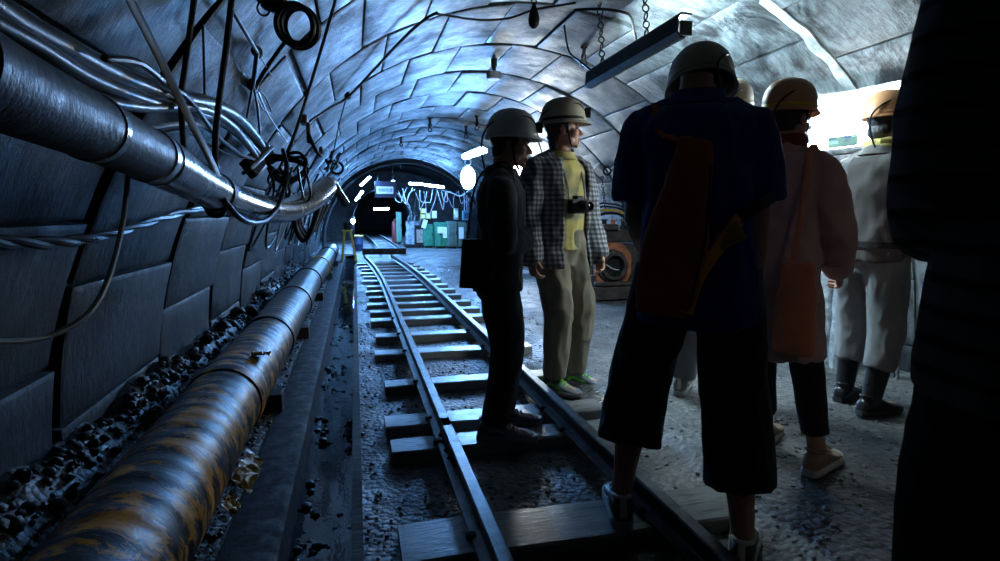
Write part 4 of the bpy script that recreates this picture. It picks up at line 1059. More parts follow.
# step ladder
Y = 13.2; zf = 0.05
tl = at(344.5, 232, Y+.2); tr_ = at(350.5, 232, Y+.2); bl = at(341.5, 258, Y); br = at(356.5, 258, Y)
root = empty('step_ladder', (tl.x, Y, gh(tl.x, Y)), 'yellow step ladder at the far end of the ditch', 'ladder')
lo = lambda p: V((p.x, p.y, gh(p.x, p.y)-.005))
bl2, br2 = lo(bl), lo(br); tl.z = tr_.z = .72
for a_, b_ in ((tl, bl2), (tr_, br2)):
    m2 = MB(); m2.bar(b_, a_, .05, .03); put('side_rail', m2.mesh('rail'), MT['yellow'], root, bevel=.004)
    e = V((b_.x, b_.y+.55, gh(b_.x, b_.y+.55))); m2 = MB(); m2.bar(e, a_+V((0, .04, 0)), .035, .025); put('rear_leg', m2.mesh('leg'), MT['yellow'], root, bevel=.004)
for t in (.28, .6):
    m2 = MB(); m2.bar(bl2.lerp(tl, t), br2.lerp(tr_, t), .05, .022); put('rung', m2.mesh('rung'), MT['paper'], root, bevel=.003)
m2 = MB(); m2.box((tl+tr_)/2+V((0, .03, .01)), (.24, .14, .03)); put('top_step', m2.mesh('top'), MT['yellow'], root, bevel=.004)
c = at(347, 226, Y+.25)
m2 = MB(); m2.lathe([(0, 0), (.07, 0), (.085, .16), (.09, .165), (.085, .17), (.07, .02), (0, .015)], Matrix.Translation(((tl.x+tr_.x)/2, tl.y+.03, .745)), 18, cap=False)
put('bucket', m2.mesh('bucket'), MT['lampblack'], label='dark bucket standing on the yellow step ladder', cat='bucket')
c = at(361, 232, 17.5)
root = empty('drum', (c.x, 17.5, 0), 'blue drum with a yellow lid on the left of the far track', 'drum')
m2 = MB(); m2.lathe([(0, .0), (.14, 0), (.15, .02), (.15, .2), (.157, .21), (.15, .22), (.15, .42), (0, .42)], Matrix.Translation((c.x-.1, 17.5, 0)), 28); put('drum_body', m2.mesh('drum'), MT['bluepaint'], root)
m2 = MB(); m2.lathe([(0, .422), (.16, .42), (.16, .46), (.13, .47), (0, .47)], Matrix.Translation((c.x-.1, 17.5, 0)), 28, cap=False); put('drum_lid', m2.mesh('lid'), MT['yellow'], root)
# ------------------------------------------------------------------ people
MT['skin'] = mat('skin', (0.50, 0.27, 0.18), (0.44, 0.22, 0.145), 14, (0.45, 0.6), 0, 0.1, 200)
MT['lip'] = mat('lip', (0.36, 0.13, 0.11), (0.32, 0.11, 0.09), 14, (0.4, 0.5), 0, 0.05)
MT['eye'] = mat('eye_white', (0.75, 0.73, 0.7), (0.7, 0.68, 0.66), 9, (0.15, 0.2), 0, 0)
MT['iris'] = mat('iris', (0.02, 0.012, 0.008), (0.015, 0.01, 0.006), 9, (0.1, 0.15), 0, 0)
MT['hair'] = mat('black_hair', (0.008, 0.007, 0.007), (0.018, 0.015, 0.013), 40, (0.4, 0.6), 0, 0.6, 120, (3, 3, 0.6))
MT['white_helmet'] = mat('off_white_helmet', (0.78, 0.76, 0.70), (0.70, 0.68, 0.62), 6, (0.3, 0.45), 0, 0.05)
MT['beige_helmet'] = mat('beige_helmet', (0.46, 0.40, 0.29), (0.38, 0.32, 0.23), 6, (0.3, 0.5), 0, 0.05)
MT['peach_helmet'] = mat('peach_helmet', (0.66, 0.34, 0.17), (0.58, 0.27, 0.12), 6, (0.3, 0.45), 0, 0.05)
MT['yellow_band'] = mat('yellow_band', (0.78, 0.45, 0.02), (0.7, 0.38, 0.02), 9, (0.4, 0.5), 0, 0.05)
MT['orange_red'] = mat('orange_red_plastic', (0.75, 0.10, 0.03), (0.62, 0.07, 0.02), 9, (0.3, 0.45), 0, 0.05)
MT['dark_jacket'] = fabric('dark_jacket', (0.022, 0.026, 0.034), (0.014, 0.016, 0.022), 0.75)
MT['dark_trousers'] = fabric('dark_trousers', (0.018, 0.021, 0.032), (0.011, 0.013, 0.02))
MT['khaki'] = fabric('khaki_trousers', (0.27, 0.235, 0.16), (0.20, 0.175, 0.12))
MT['yellow_shirt'] = mat('yellow_print_shirt', (0.62, 0.52, 0.16), (0.34, 0.33, 0.18), 5, (0.85, 0.95), 0, 0.2, 200, lo=0.45, hi=0.58)
MT['plaid'] = plaid_mat()
MT['blue_shirt'] = fabric('blue_shirt', (0.013, 0.033, 0.23), (0.010, 0.025, 0.17))
MT['black_cloth'] = fabric('black_cloth', (0.008, 0.008, 0.010), (0.005, 0.005, 0.006))
MT['mauve'] = fabric('mauve_shirt', (0.60, 0.39, 0.37), (0.50, 0.32, 0.30))
MT['grey_shirt'] = fabric('grey_work_shirt', (0.14, 0.13, 0.125), (0.10, 0.095, 0.09))
MT['grey_trousers'] = fabric('pale_grey_trousers', (0.21, 0.215, 0.22), (0.16, 0.165, 0.17))
MT['red_scarf'] = fabric('red_scarf', (0.24, 0.035, 0.03), (0.16, 0.025, 0.02))
MT['yellow_scarf'] = fabric('yellow_scarf', (0.55, 0.45, 0.14), (0.45, 0.36, 0.11))
MT['stripe'] = stripe_mat()
MT['shoe_grey'] = mat('grey_mauve_mesh_shoe', (0.20, 0.175, 0.20), (0.15, 0.13, 0.155), 20, (0.7, 0.85), 0, 0.3, 200)
MT['shoe_blue'] = mat('blue_grey_shoe', (0.17, 0.20, 0.23), (0.12, 0.145, 0.17), 20, (0.7, 0.85), 0, 0.3, 200)
MT['sole_grey'] = mat('grey_sole', (0.30, 0.29, 0.30), (0.24, 0.23, 0.24), 20, (0.6, 0.8), 0, 0.2)
MT['sole_white'] = mat('white_sole', (0.55, 0.54, 0.53), (0.45, 0.44, 0.43), 20, (0.6, 0.8), 0, 0.2)
MT['lace_white'] = mat('white_lace', (0.70, 0.68, 0.66), (0.6, 0.58, 0.56), 20, (0.8, 0.9), 0, 0.2)
MT['lime'] = mat('lime_lace', (0.28, 0.85, 0.05), (0.22, 0.70, 0.04), 20, (0.7, 0.8), 0, 0.1)
MT['shoe_black'] = mat('black_shoe_leather', (0.012, 0.012, 0.014), (0.02, 0.02, 0.022), 15, (0.4, 0.6), 0, 0.2)
MT['boot'] = mat('black_rubber_boot', (0.010, 0.010, 0.011), (0.018, 0.018, 0.019), 10, (0.25, 0.4), 0, 0.1)
MT['beige_shoe'] = mat('beige_canvas_shoe', (0.34, 0.25, 0.18), (0.27, 0.19, 0.14), 20, (0.8, 0.9), 0, 0.3, 200)
MT['tan_strap'] = fabric('orange_tan_strap', (0.90, 0.36, 0.04), (0.75, 0.28, 0.03))
MT['bag_brown'] = fabric('red_brown_bag', (0.45, 0.11, 0.025), (0.33, 0.08, 0.02))
MT['salmon'] = fabric('salmon_cloth', (0.85, 0.32, 0.17), (0.74, 0.26, 0.13))
MT['glass_lens'] = mat('camera_lens_glass', (0.01, 0.012, 0.02), (0.01, 0.012, 0.02), 5, (0.05, 0.08), 0, 0)
MT['lamp_lens'] = mat('cap_lamp_lens', (0.75, 0.78, 0.8), (0.6, 0.63, 0.66), 9, (0.08, 0.15), 0.3, 0)
MT['cap_lamp_lit'] = emit('lit_cap_lamp', (0.8, 0.92, 1.0), 6)

def ik(a, c, l1, l2, pole):
    a, c = V(a), V(c); d = c-a; L = min(d.length, (l1+l2)*0.999); dn = d.normalized()
    x = (l1*l1-l2*l2+L*L)/(2*L); h = math.sqrt(max(0, l1*l1-x*x))
    p = V(pole); p = (p-dn*p.dot(dn)).normalized()
    return a+dn*x+p*h
def rot3(yaw=0, pitch=0, roll=0):
    return Matrix.Rotation(R(yaw), 3, 'Z') @ Matrix.Rotation(R(pitch), 3, 'X') @ Matrix.Rotation(R(roll), 3, 'Y')

def hand(mb, wrist, d, n, side, s=1.0, curl=(25, 30, 35, 40), thumb=35):
    """palm, four fingers of unequal length and a thumb; d points along the hand, n out of the palm"""
    d = V(d).normalized(); n = V(n); n = (n-d*n.dot(d)).normalized(); w = d.cross(n)*side   # w points to the thumb side
    P = lambda a, b, c: wrist+d*(a*s)+w*(b*s)+n*(c*s)
    mb.tube([P(-.015, 0, 0), P(.02, .002, 0), P(.055, .003, .002), P(.088, .001, .002)], [(.024*s, .019*s), (.030*s, .016*s), (.039*s, .015*s), (.038*s, .012*s)], 12, 'round', ref=w)
    for k, (off, ln, r) in enumerate(((.030, .072, .0083), (.0095, .080, .0086), (-.0115, .074, .0082), (-.031, .058, .0072))):
        p = P(.085-.004*abs(k-1), off, .002); a = 0; pts = [p-d*.02*s, p]; dirv = d+w*(off*1.2)
        dirv.normalize()
        for j, fr in enumerate((.45, .30, .25)):
            a += curl[k]*(1.0, 1.25, .9)[j]
            q = dirv*math.cos(R(a))+n*math.sin(R(a)); p = p+q*ln*fr*s; pts.append(p)
        mb.tube(pts, [r*s*1.05, r*s*1.08, r*s, r*s*.92, r*s*.8], 8, 'round', ref=n)
    p = P(.018, .026, .004); t1 = (d*math.cos(R(thumb+15))+w*math.sin(R(thumb+15))+n*.35).normalized(); t2 = (d*math.cos(R(thumb-15))+w*math.sin(R(thumb-15))+n*.5).normalized()
    mb.tube([p-t1*.012*s, p+t1*.020*s, p+t1*.042*s, p+t1*.042*s+t2*.028*s], [.014*s, .0125*s, .0105*s, .0085*s], 8, 'round', ref=n)

class Person: pass
def make_person(label, loc, phi, H, foot=None, lean=(0, 0), pelvis=(0, 0, 0), headrot=(0, 0, 0), headoff=(0, 0, 0), arms=None, wide=1.0, curl=None, voxel=0.0048):
    P = Person(); P.H = H; P.wide = wide
    foot = foot or {'L': (-.10, 0, 8), 'R': (.10, 0, -8)}
    px, py, pz = pelvis; lx, ly = lean
    P.spine = [(0.44, V((px, py, 0))), (0.54, V((px, py, 0))), (0.64, V((px+lx*.25, py+ly*.25+.01, 0))), (0.76, V((px+lx*.7, py+ly*.65+.005, 0))), (0.83, V((px+lx, py+ly-.005, 0))), (0.88, V((px+lx*1.08, py+ly*1.25+.012, 0)))]
    P.dz = pz
    def sp(z):
        f = z/H
        s = P.spine
        if f <= s[0][0]: q = s[0][1]
        elif f >= s[-1][0]: q = s[-1][1]
        else:
            for (a, u), (b, v) in zip(s, s[1:]):
                if a <= f <= b: q = u.lerp(v, (f-a)/(b-a)); break
        return V((q.x, q.y, z+pz))
    P.sp = sp
    sh = sp(.798*H); P.J = J = {}
    for s, sg in (('L', -1), ('R', 1)):
        J['sh'+s] = sh+V((sg*.105*H*wide, 0, 0)); hp = sp(.52*H)+V((sg*.052*H, 0, -.0*H)); J['hip'+s] = hp
        fx, fy, fyaw = foot[s]; fz = foot[s+'z'] if s+'z' in foot else 0.0
        J['foot'+s] = V((fx, fy, fz)); J['fyaw'+s] = fyaw
        fd = rot3(fyaw) @ V((0, 1, 0)); an = V((fx, fy, fz+.05*H)); J['an'+s] = an
        J['kn'+s] = ik(hp, an, .245*H, .232*H, fd+V((0, .0, 0)))
        if arms and s in arms: u, f = arms[s][0], arms[s][1]
        else: u, f = (sg*.18, -.02, -1), (sg*.06, .14, -1)
        J['el'+s] = J['sh'+s]+V(u).normalized()*.172*H; J['wr'+s] = J['el'+s]+V(f).normalized()*.145*H
        J['fd'+s] = V(f).normalized()
        J['hd'+s] = V(arms[s][2]) if arms and s in arms and len(arms[s]) > 2 else J['fd'+s]
        J['hn'+s] = V(arms[s][3]) if arms and s in arms and len(arms[s]) > 3 else V((-sg, 0.2, 0))
    # ---- body surface
    mb = MB()
    TR_ = [(.46, .075, .055), (.49, .090, .062), (.52, .098, .066), (.57, .094, .063), (.62, .083, .057), (.68, .085, .058), (.74, .096, .065), (.79, .100, .060), (.815, .092, .052), (.835, .060, .042), (.85, .036, .036), (.875, .033, .034), (.90, .032, .034)]
    P.trunk = TR_
    def ringsof(rows, add=(0, 0), n=28, e=2.35):
        out = []
        for (f, rx, ry) in rows:
            c = sp(f*H); rr = []
            for k in range(n):
                a = 2*math.pi*k/n; ca, sa = math.cos(a), math.sin(a)
                rr.append(c+V((math.copysign(abs(ca)**(2/e), ca)*(rx*H*wide+add[0]), math.copysign(abs(sa)**(2/e), sa)*(ry*H+add[1]), 0)))
            out.append(rr)
        return out
    P.ringsof = ringsof
    mb.rings(ringsof(TR_))
    for s, sg in (('L', -1), ('R', 1)):
        mb.tube([sp(.838*H)+V((sg*.02*H, 0, 0)), sp(.822*H)+V((sg*.062*H*wide, 0, 0)), J['sh'+s]], [x*H for x in (.020, .023, .030)], 14, 'round')
        mb.tube([J['sh'+s], J['sh'+s].lerp(J['el'+s], .15), J['sh'+s].lerp(J['el'+s], .5), J['el'+s], J['el'+s].lerp(J['wr'+s], .3), J['wr'+s]], [x*H for x in (.031, .033, .0275, .0235, .0245, .0165)], 14, 'round')
        hand(mb, J['wr'+s], J['hd'+s], J['hn'+s], sg*1.0, H/1.72, *(curl or ()))
        mb.tube([J['hip'+s]+V((0, 0, .02)), J['hip'+s].lerp(J['kn'+s], .4), J['kn'+s], J['kn'+s].lerp(J['an'+s], .3), J['kn'+s].lerp(J['an'+s], .75), J['an'+s]], [x*H for x in (.056, .051, .0345, .034, .0235, .021)], 16, 'round')
        fd = rot3(J['fyaw'+s]) @ V((0, 1, 0)); f0 = J['foot'+s]
        mb.tube([J['an'+s], f0+fd*.03+V((0, 0, .055)), f0+fd*.09+V((0, 0, .038)), f0+fd*.15+V((0, 0, .032))], [.034, .033, .03, .024], 12, 'round')
    # ---- head
    hc = sp(.88*H)+V((0, .022, .055*H))+V(headoff)
    Mh = rot3(*headrot); P.hc, P.Mh = hc, Mh
    k = H/1.72
    P.hk = k
    E = lambda c, r: mb.ell(hc+Mh @ (V(c)*k), tuple(x*k for x in r), Mh, 18, 12)
    P.HP = lambda c: hc+Mh @ (V(c)*k)
    E((0, -.005, .032), (.075, .096, .088)); E((0, .022, -.035), (.062, .070, .075)); E((0, .045, -.062), (.045, .045, .045)); E((0, .073, -.098), (.021, .018, .017))
    for sg in (-1, 1):
        E((sg*.033, .080, .020), (.026, .012, .009)); E((sg*.042, .055, -.030), (.026, .030, .026)); E((sg*.052, .02, -.075), (.02, .04, .024))
        E((sg*.077, -.008, -.008), (.008, .018, .031)); E((sg*.011, .098, -.037), (.009, .010, .008))
    mb.tube([P.HP((0, .083, .008)), P.HP((0, .098, -.012)), P.HP((0, .110, -.032))], [.008*k, .009*k, .0115*k], 10, 'round')
    E((0, .090, -.064), (.021, .009, .006)); E((0, .088, -.075), (.018, .009, .007))
    mb.tube([sp(.84*H), sp(.875*H), P.HP((0, -.01, -.04))], [.037*H, .033*H, .036*H], 14, 'round')
    me = baked(mb, voxel, 3)
    o = bpy.data.objects.new('person', me); COL.objects.link(o); me.materials.append(MT['skin']); shade(me, 180)
    o.location = loc; o.rotation_euler = (0, 0, R(phi)); bpy.context.view_layer.update()
    tag(o, label, 'person'); P.o = o
    # ---- face pieces and hair
    def sub(name, mb_, m, **kw): return put(name, mb_.mesh(name), m, o, local=True, **kw)
    P.sub = sub
    for sg in (-1, 1):
        m2 = MB(); m2.ell(P.HP((sg*.032, .0805, .002)), (.0115*k, .0095*k, .0085*k), Mh, 14, 10); e = sub('eye', m2, MT['eye'])
        m2 = MB(); m2.ell(P.HP((sg*.032, .0880, .002)), (.0052*k, .0026*k, .0055*k), Mh, 12, 8); put('iris', m2.mesh('iris'), MT['iris'], e, local=True)
        m2 = MB(); m2.tube([P.HP((sg*.016, .0915, .019)), P.HP((sg*.032, .0925, .025)), P.HP((sg*.050, .080, .020))], [(.004*k, .002*k), (.0045*k, .002*k), (.002*k, .001*k)], 8, 'round', smooth=4); sub('eyebrow', m2, MT['hair'])
    m2 = MB(); m2.ell(P.HP((0, .0935, -.064)), (.021*k, .007*k, .0045*k), Mh); m2.ell(P.HP((0, .0915, -.0745)), (.018*k, .007*k, .0055*k), Mh); sub('lips', m2, MT['lip'])
    return P
def hair(P, long=0.0):
    k = P.hk; mb = MB()
    mb.ell(P.HP((0, -.020, .034)), (.083*k, .094*k, .090*k), P.Mh, 22, 14)
    mb.ell(P.HP((0, -.055, -.040)), (.064*k, .045*k, .052*k), P.Mh, 18, 12)
    for sg in (-1, 1): mb.ell(P.HP((sg*.070, .012, .015)), (.012*k, .022*k, .045*k), P.Mh, 12, 8)
    if long: mb.ell(P.HP((0, -.058, -.085)), (.062*k, .035*k, .06*k), P.Mh, 16, 10)
    me = baked(mb, .006, 3, .0025, (40, 40, 12), 3)
    return put('hair', me, MT['hair'], P.o, local=True, smooth=180)
def helmet(P, m, tilt=0, band=None, lampm=None, lit=False, lens=None, off=(0, 0, 0), strap=True, cable_side=1, size=1.03):
    k = P.hk
    Mt = P.Mh @ Matrix.Rotation(R(tilt), 3, 'X')
    C0 = P.HP(V((0, -.002, .042))+V(off)*1.0)
    T = lambda p: C0+Mt @ (V(p)*k)
    n = 40; rs = []; k = k*size
    def ringz(ax, ay, z, vis=0): 
        out = []
        for j in range(n):
            a = 2*math.pi*j/n; f = max(0, math.sin(a))**2*vis
            ridge = 0.0
            out.append(T((ax*math.cos(a), ay*math.sin(a)+f, z-f*.30)))
        return out
    prof = [(.116, .140, -.014, .022), (.114, .138, -.007, .022), (.107, .131, .000, .004), (.107, .130, .025, 0), (.104, .126, .055, 0), (.095, .115, .087, 0), (.078, .095, .112, 0), (.053, .065, .130, 0), (.024, .030, .139, 0)]
    for p in prof: rs.append(ringz(*p))
    me_b = MB(); me_b.rings(rs, cap=False)
    me_b.f.append(tuple(len(me_b.v)-n+j for j in range(n))); me_b.mi.append(0)
    h = P.sub('helmet', me_b, m); md = h.modifiers.new('thick', 'SOLIDIFY'); md.thickness = .004; md.offset = 0
    m2 = MB(); rr = []
    for j in range(15):
        a = math.pi*(j/14); y = math.cos(a); 
        p = T((0, .1305*y*.98, .004+.136*math.sin(a))); rr.append(p)
    m2.tube(rr, [(.004*k, .016*k)]*15, 10, 'round', ref=Mt @ V((0, 1, 0))); put('ridge', m2.mesh('ridge'), m, h, local=True)
    m2 = MB(); pr = [(.1095, .1325, .006), (.1110, .1340, .008), (.1085, .1315, .026), (.107, .130, .028)]
    m2.rings([ringz(*q) for q in pr], cap=False); put('helmet_band', m2.mesh('band'), band or MT['shoe_black'], h, local=True)
    # cap lamp
    lc = T((0, .138, .050)); fw = Mt @ V((0, 1, 0.05)); u = Mt @ V((1, 0, 0)); w = fw.cross(u)*-1
    M4 = Matrix.Translation(lc) @ Matrix((u, Mt @ V((0, 0, 1)), -(Mt @ V((0, -1, 0))))).transposed().to_4x4()
    m2 = MB(); m2.lathe([(.020*k, -.022*k), (.026*k, -.010*k), (.030*k, .012*k), (.031*k, .022*k), (.026*k, .022*k)], M4, 24, cap=False); m2.box(lc-Mt @ V((0, .018, .006))*k, (.04*k, .02*k, .05*k), Mt); cl = put('cap_lamp', m2.mesh('lamp'), lampm or MT['lampblack'], h, local=True)
    m2 = MB(); m2.lathe([(.0, .023*k), (.015*k, .021*k), (.027*k, .017*k), (.027*k, .008*k), (0, .008*k)], M4, 20, cap=False); put('lamp_glass', m2.mesh('glass'), lens or (MT['cap_lamp_lit'] if lit else MT['lamp_lens']), cl, local=True)
    sg = cable_side
    m2 = MB(); m2.tube([T((sg*.02, .125, .055)), T((sg*.06, .09, .090)), T((sg*.088, .01, .085)), T((sg*.068, -.095, .06)), T((sg*.03, -.145, .0)), T((sg*.03, -.15, -.08)), T((sg*.05, -.13, -.17))], .0045*k, 8, 'round', smooth=6); put('lamp_cable', m2.mesh('cable'), MT['cable'], h, local=True)
    if strap:
        for s in (-1, 1):
            m2 = MB(); pts = [P.HP((s*.092, .02, .05)), P.HP((s*.086, .02, -.02)), P.HP((s*.068, .035, -.09)), P.HP((s*.03, .055, -.123)), P.HP((0, .062, -.126))]
            m2.tube(pts, [(.006*k, .0015*k)]*5, 8, smooth=5, ref=(0, 1, 0)); put('chin_strap', m2.mesh('strap'), MT['rope'], h, local=True)
    return h
def shirt(P, name, m, hem=.47, add=(.018, .020), sleeve=1.0, sw=1.0, flare=0.0, fold=.006, seed=0, top=.842, collar=None, voxel=.009, open_front=None, label=None, cuff=True, sad=.010):
    H, J = P.H, P.J; mb = MB()
    rows = [(f, rx, ry) for (f, rx, ry) in P.trunk if hem+.02 < f < top]
    if hem < .50:
        lo_ = [(hem+(.52-hem)*i/4, .100+flare*(1-i/4), .072+flare*(1-i/4)) for i in range(4)]
        rows = lo_+[r for r in rows if r[0] > .505]
    else: rows = [(hem, .097+flare, .067+flare)]+rows
    rows = [(f, max(rx, .090 if f < .80 else rx), max(ry, .061 if f < .8 else ry)) for f, rx, ry in rows]
    if open_front is None:
        mb.rings(P.ringsof(rows, add))
    else:
        outer = P.ringsof(rows, add, 48); inner = P.ringsof(rows, (add[0]-.014, add[1]-.014), 48)
        a0, a1 = open_front
        idx = [k for k in range(48) if not (a0 < 360*k/48 < a1)]
        k0 = next(i for i, k in enumerate(idx) if k*7.5 >= a1); idx = idx[k0:]+idx[:k0]
        mb.rings([[o[k] for k in idx]+[q[k] for k in reversed(idx)] for o, q in zip(outer, inner)])
    for s, sg in (('L', -1), ('R', 1)):
        a, b, c = J['sh'+s], J['el'+s], J['wr'+s]
        ad = sad; s1 = 1+(sw-1)*.25
        mb.tube([P.sp(.838*H)+V((sg*.02*H, 0, 0)), P.sp(.822*H)+V((sg*.062*H*P.wide, 0, 0)), a], [x*H+ad for x in (.020, .024, .031*s1)], 16, 'round')
        if sleeve >= 1.5:
            e = b.lerp(c, (sleeve-1)); pts = [a, a.lerp(b, .15), a.lerp(b, .5), b, b.lerp(e, .5), e]
            r = [x*H for x in (.032*s1, .0345*s1, .034*sw, .032*sw, .032*sw, .028*sw)]
        else:
            e = a.lerp(b, sleeve); pts = [a, a.lerp(e, .2), a.lerp(e, .45), a.lerp(e, .65), a.lerp(e, .85), e]
            r = [x*H for x in (.032*s1, .0345*s1, .035*sw, .036*sw, .037*sw, .038*sw)]
        mb.tube(pts, [x+ad for x in r], 18, 'round' if sleeve >= 1.5 else 'flat')
    me = baked(mb, voxel, 4, fold, (9, 9, 5), seed)
    g = put(name, me, m, P.o, local=True, smooth=180, label=label)
    if cuff and sleeve >= 1.5:
        for s in ('L', 'R'):
            b, c = J['el'+s], J['wr'+s]; e = b.lerp(c, sleeve-1); d = (c-b).normalized(); r = .030*H*sw+.011
            m2 = MB(); m2.tube([e-d*.05, e-d*.045, e+d*.003, e+d*.004], [r*.96, r*1.04, r*1.02, r*.9], 18); put('cuff', m2.mesh('cuff'), m, g, local=True)
    if collar:
        c = P.sp(.845*H); m2 = MB(); rs = []
        for i, (z, k) in enumerate(((-.012, 1.5), (.012, 1.28), (.035, 1.22), (.038, 1.3), (.012, 1.5), (-.008, 1.72))):
            rs.append([c+V((.037*H*k*math.cos(2*math.pi*j/28), .037*H*k*math.sin(2*math.pi*j/28)+.004, z-.018*max(0, math.sin(2*math.pi*j/28)))) for j in range(28)])
        m2.rings(rs, cap=False); put('collar', m2.mesh('collar'), collar, g, local=True, smooth=60)
    return g
def trousers(P, name, m, end=.06, r=(.062, .055, .046, .042, .038), fold=.005, seed=0, top=.585, voxel=.009, add=(.010, .012)):
    H, J = P.H, P.J; mb = MB()
    rows = [(f, rx, ry) for (f, rx, ry) in P.trunk if f < top]
    mb.rings(P.ringsof(rows+[(top, .094, .063)], add))
    for s, sg in (('L', -1), ('R', 1)):
        h, k, a = J['hip'+s], J['kn'+s], J['an'+s]
        zE = end*H+J['foot'+s].z
        def onleg(z):
            if z >= k.z: return k.lerp(h, min(1, (z-k.z)/(h.z-k.z)))
            return a.lerp(k, (z-a.z)/(k.z-a.z))
        ztop = h.z-.01; pts = [h+V((-sg*.005, 0, .03))]+[onleg(ztop+(zE-ztop)*t) for t in (.2, .45, .72, 1.0)]
        mb.tube(pts, [x*H for x in r], 20, 'flat', smooth=3)
    me = baked(mb, voxel, 4, fold, (10, 10, 5), seed)
    return put(name, me, m, P.o, local=True, smooth=180)
def shoe(P, s, up, sole, lace=None, trim=None, name='shoe', H0=1.0):
    f = P.J['foot'+s]; Mz = rot3(P.J['fyaw'+s]); T = lambda x, y, z: f+Mz @ V((x, y, z))
    sg = -1 if s == 'L' else 1
    prof = [(-.078, .020, .045), (-.068, .032, .080), (-.045, .037, .098*H0), (-.01, .039, .104*H0), (.03, .040, .100), (.06, .042, .086), (.09, .045, .070), (.125, .048, .056), (.16, .047, .048), (.185, .040, .042), (.20, .026, .034), (.207, .012, .026)]
    m2 = MB(); rs = []; n = 20
    for (y, w, h) in prof:
        cx_ = .004*sg*max(0, y*8-.2)*-1; ring = []
        for k in range(n):
            a = 2*math.pi*k/n; ca, sa = math.cos(a), math.sin(a)
            z = .020+(h-.020)*(.5+.5*math.copysign(abs(sa)**.75, sa)); wk = w*(1-.30*max(0, sa)**2*(1 if y < .11 else .5))
            ring.append(T(cx_+math.copysign(abs(ca)**.8, ca)*wk, y, z))
        rs.append(ring)
    m2.rings(rs); sh = put(name, m2.mesh(name), up, P.o, local=True, smooth=70)
    m2 = MB(); rs = []
    for z, g in ((.0, -.002), (.006, .003), (.024, .004), (.032, -.002)):
        ring = []
        left = [(y, w+g) for y, w, h in prof]
        ring = [T(w*1.0, y+(.004 if i == len(left)-1 else (-.004 if i == 0 else 0)), z+(.006 if y > .17 else 0)) for i, (y, w) in enumerate(left)]+[T(-w*1.0, y+(.004 if i == len(left)-1 else 0), z+(.006 if y > .17 else 0)) for i, (y, w) in reversed(list(enumerate(left)))]
        rs.append(ring)
    m2.rings(rs); put('sole', m2.mesh('sole'), sole, sh, local=True, smooth=40)
    m2 = MB(); pts = [T(.030*math.cos(a), -.018+.045*math.sin(a), .100+.010*math.sin(a)*-1) for a in [2*math.pi*k/16 for k in range(17)]]
    m2.tube(pts, .008, 8); put('collar_padding', m2.mesh('collar'), trim or up, sh, local=True)
    if lace:
        for i in range(5):
            y = .045+.019*i; h = .098-.0115*i
            m2 = MB(); sgn = 1 if i % 2 else -1
            m2.tube([T(-.027, y-.004*sgn, h-.012), T(-.012, y, h+.003), T(.012, y+.002, h+.003), T(.027, y+.004*sgn, h-.012)], .0042, 6, 'round', smooth=3); put('lace', m2.mesh('lace'), lace, sh, local=True)
        for q in (-1, 1):
            m2 = MB(); m2.tube([T(0, .04, .104), T(q*.022, .035, .115), T(q*.034, .045, .100), T(q*.012, .046, .106)], .0035, 6, 'round', smooth=4); put('lace_bow', m2.mesh('bow'), lace, sh, local=True)
    if trim:
        for q in (-1, 1):
            m2 = MB(); m2.tube([T(q*.0405, -.03, .045), T(q*.043, .01, .065), T(q*.044, .05, .05), T(q*.047, .09, .040)], [(.009, .002), (.008, .002), (.006, .002), (.003, .002)], 8, 'round', smooth=4, ref=Mz @ V((0, 0, 1))); put('side_stripe', m2.mesh('stripe'), trim, sh, local=True)
        m2 = MB(); m2.tube([T(0, -.079, .05), T(0, -.077, .08), T(0, -.066, .108)], [(.013, .003), (.012, .004), (.010, .004)], 8, 'round', smooth=3, ref=Mz @ V((1, 0, 0))); put('heel_tab', m2.mesh('tab'), trim, sh, local=True)
    return sh
def boot(P, s, ht=.30):
    sh = shoe(P, s, MT['boot'], MT['boot'], name='rubber_boot')
    f, k, a = P.J['foot'+s], P.J['kn'+s], P.J['an'+s]; m2 = MB()
    d = (k-a).normalized()
    m2.tube([f+V((0, 0, .06)), a, a+d*(ht*.5), a+d*(ht-.08), a+d*(ht-.078)], [.048, .047, .058, .064, .06], 22, smooth=0); put('boot_shaft', m2.mesh('shaft'), MT['boot'], sh, local=True)
    m2 = MB(); m2.torus(a+d*(ht-.08), .064, .006, None, 24, 6); put('boot_rim', m2.mesh('rim'), MT['boot'], sh, local=True)
def scarf(P, m, name='scarf', big=1.0):
    c = P.sp(.862*P.H); m2 = MB()
    for q in range(3):
        pts = [c+V((.062*big*math.cos(a)*(1+.05*q), .062*big*math.sin(a)+.006, -.022+.02*q+.008*math.sin(a*2+q)-.012*math.sin(a))) for a in [2*math.pi*k/18 for k in range(19)]]
        m2.tube(pts, [(.018, .021)]*19, 10, 'flat')
    me = baked(m2, .006, 3, .003, (22, 22, 30), 4); return put(name, me, m, P.o, local=True, smooth=180)
def W(P, p): return P.o.matrix_world @ V(p)
G0 = lambda x, y: gh(x, y)

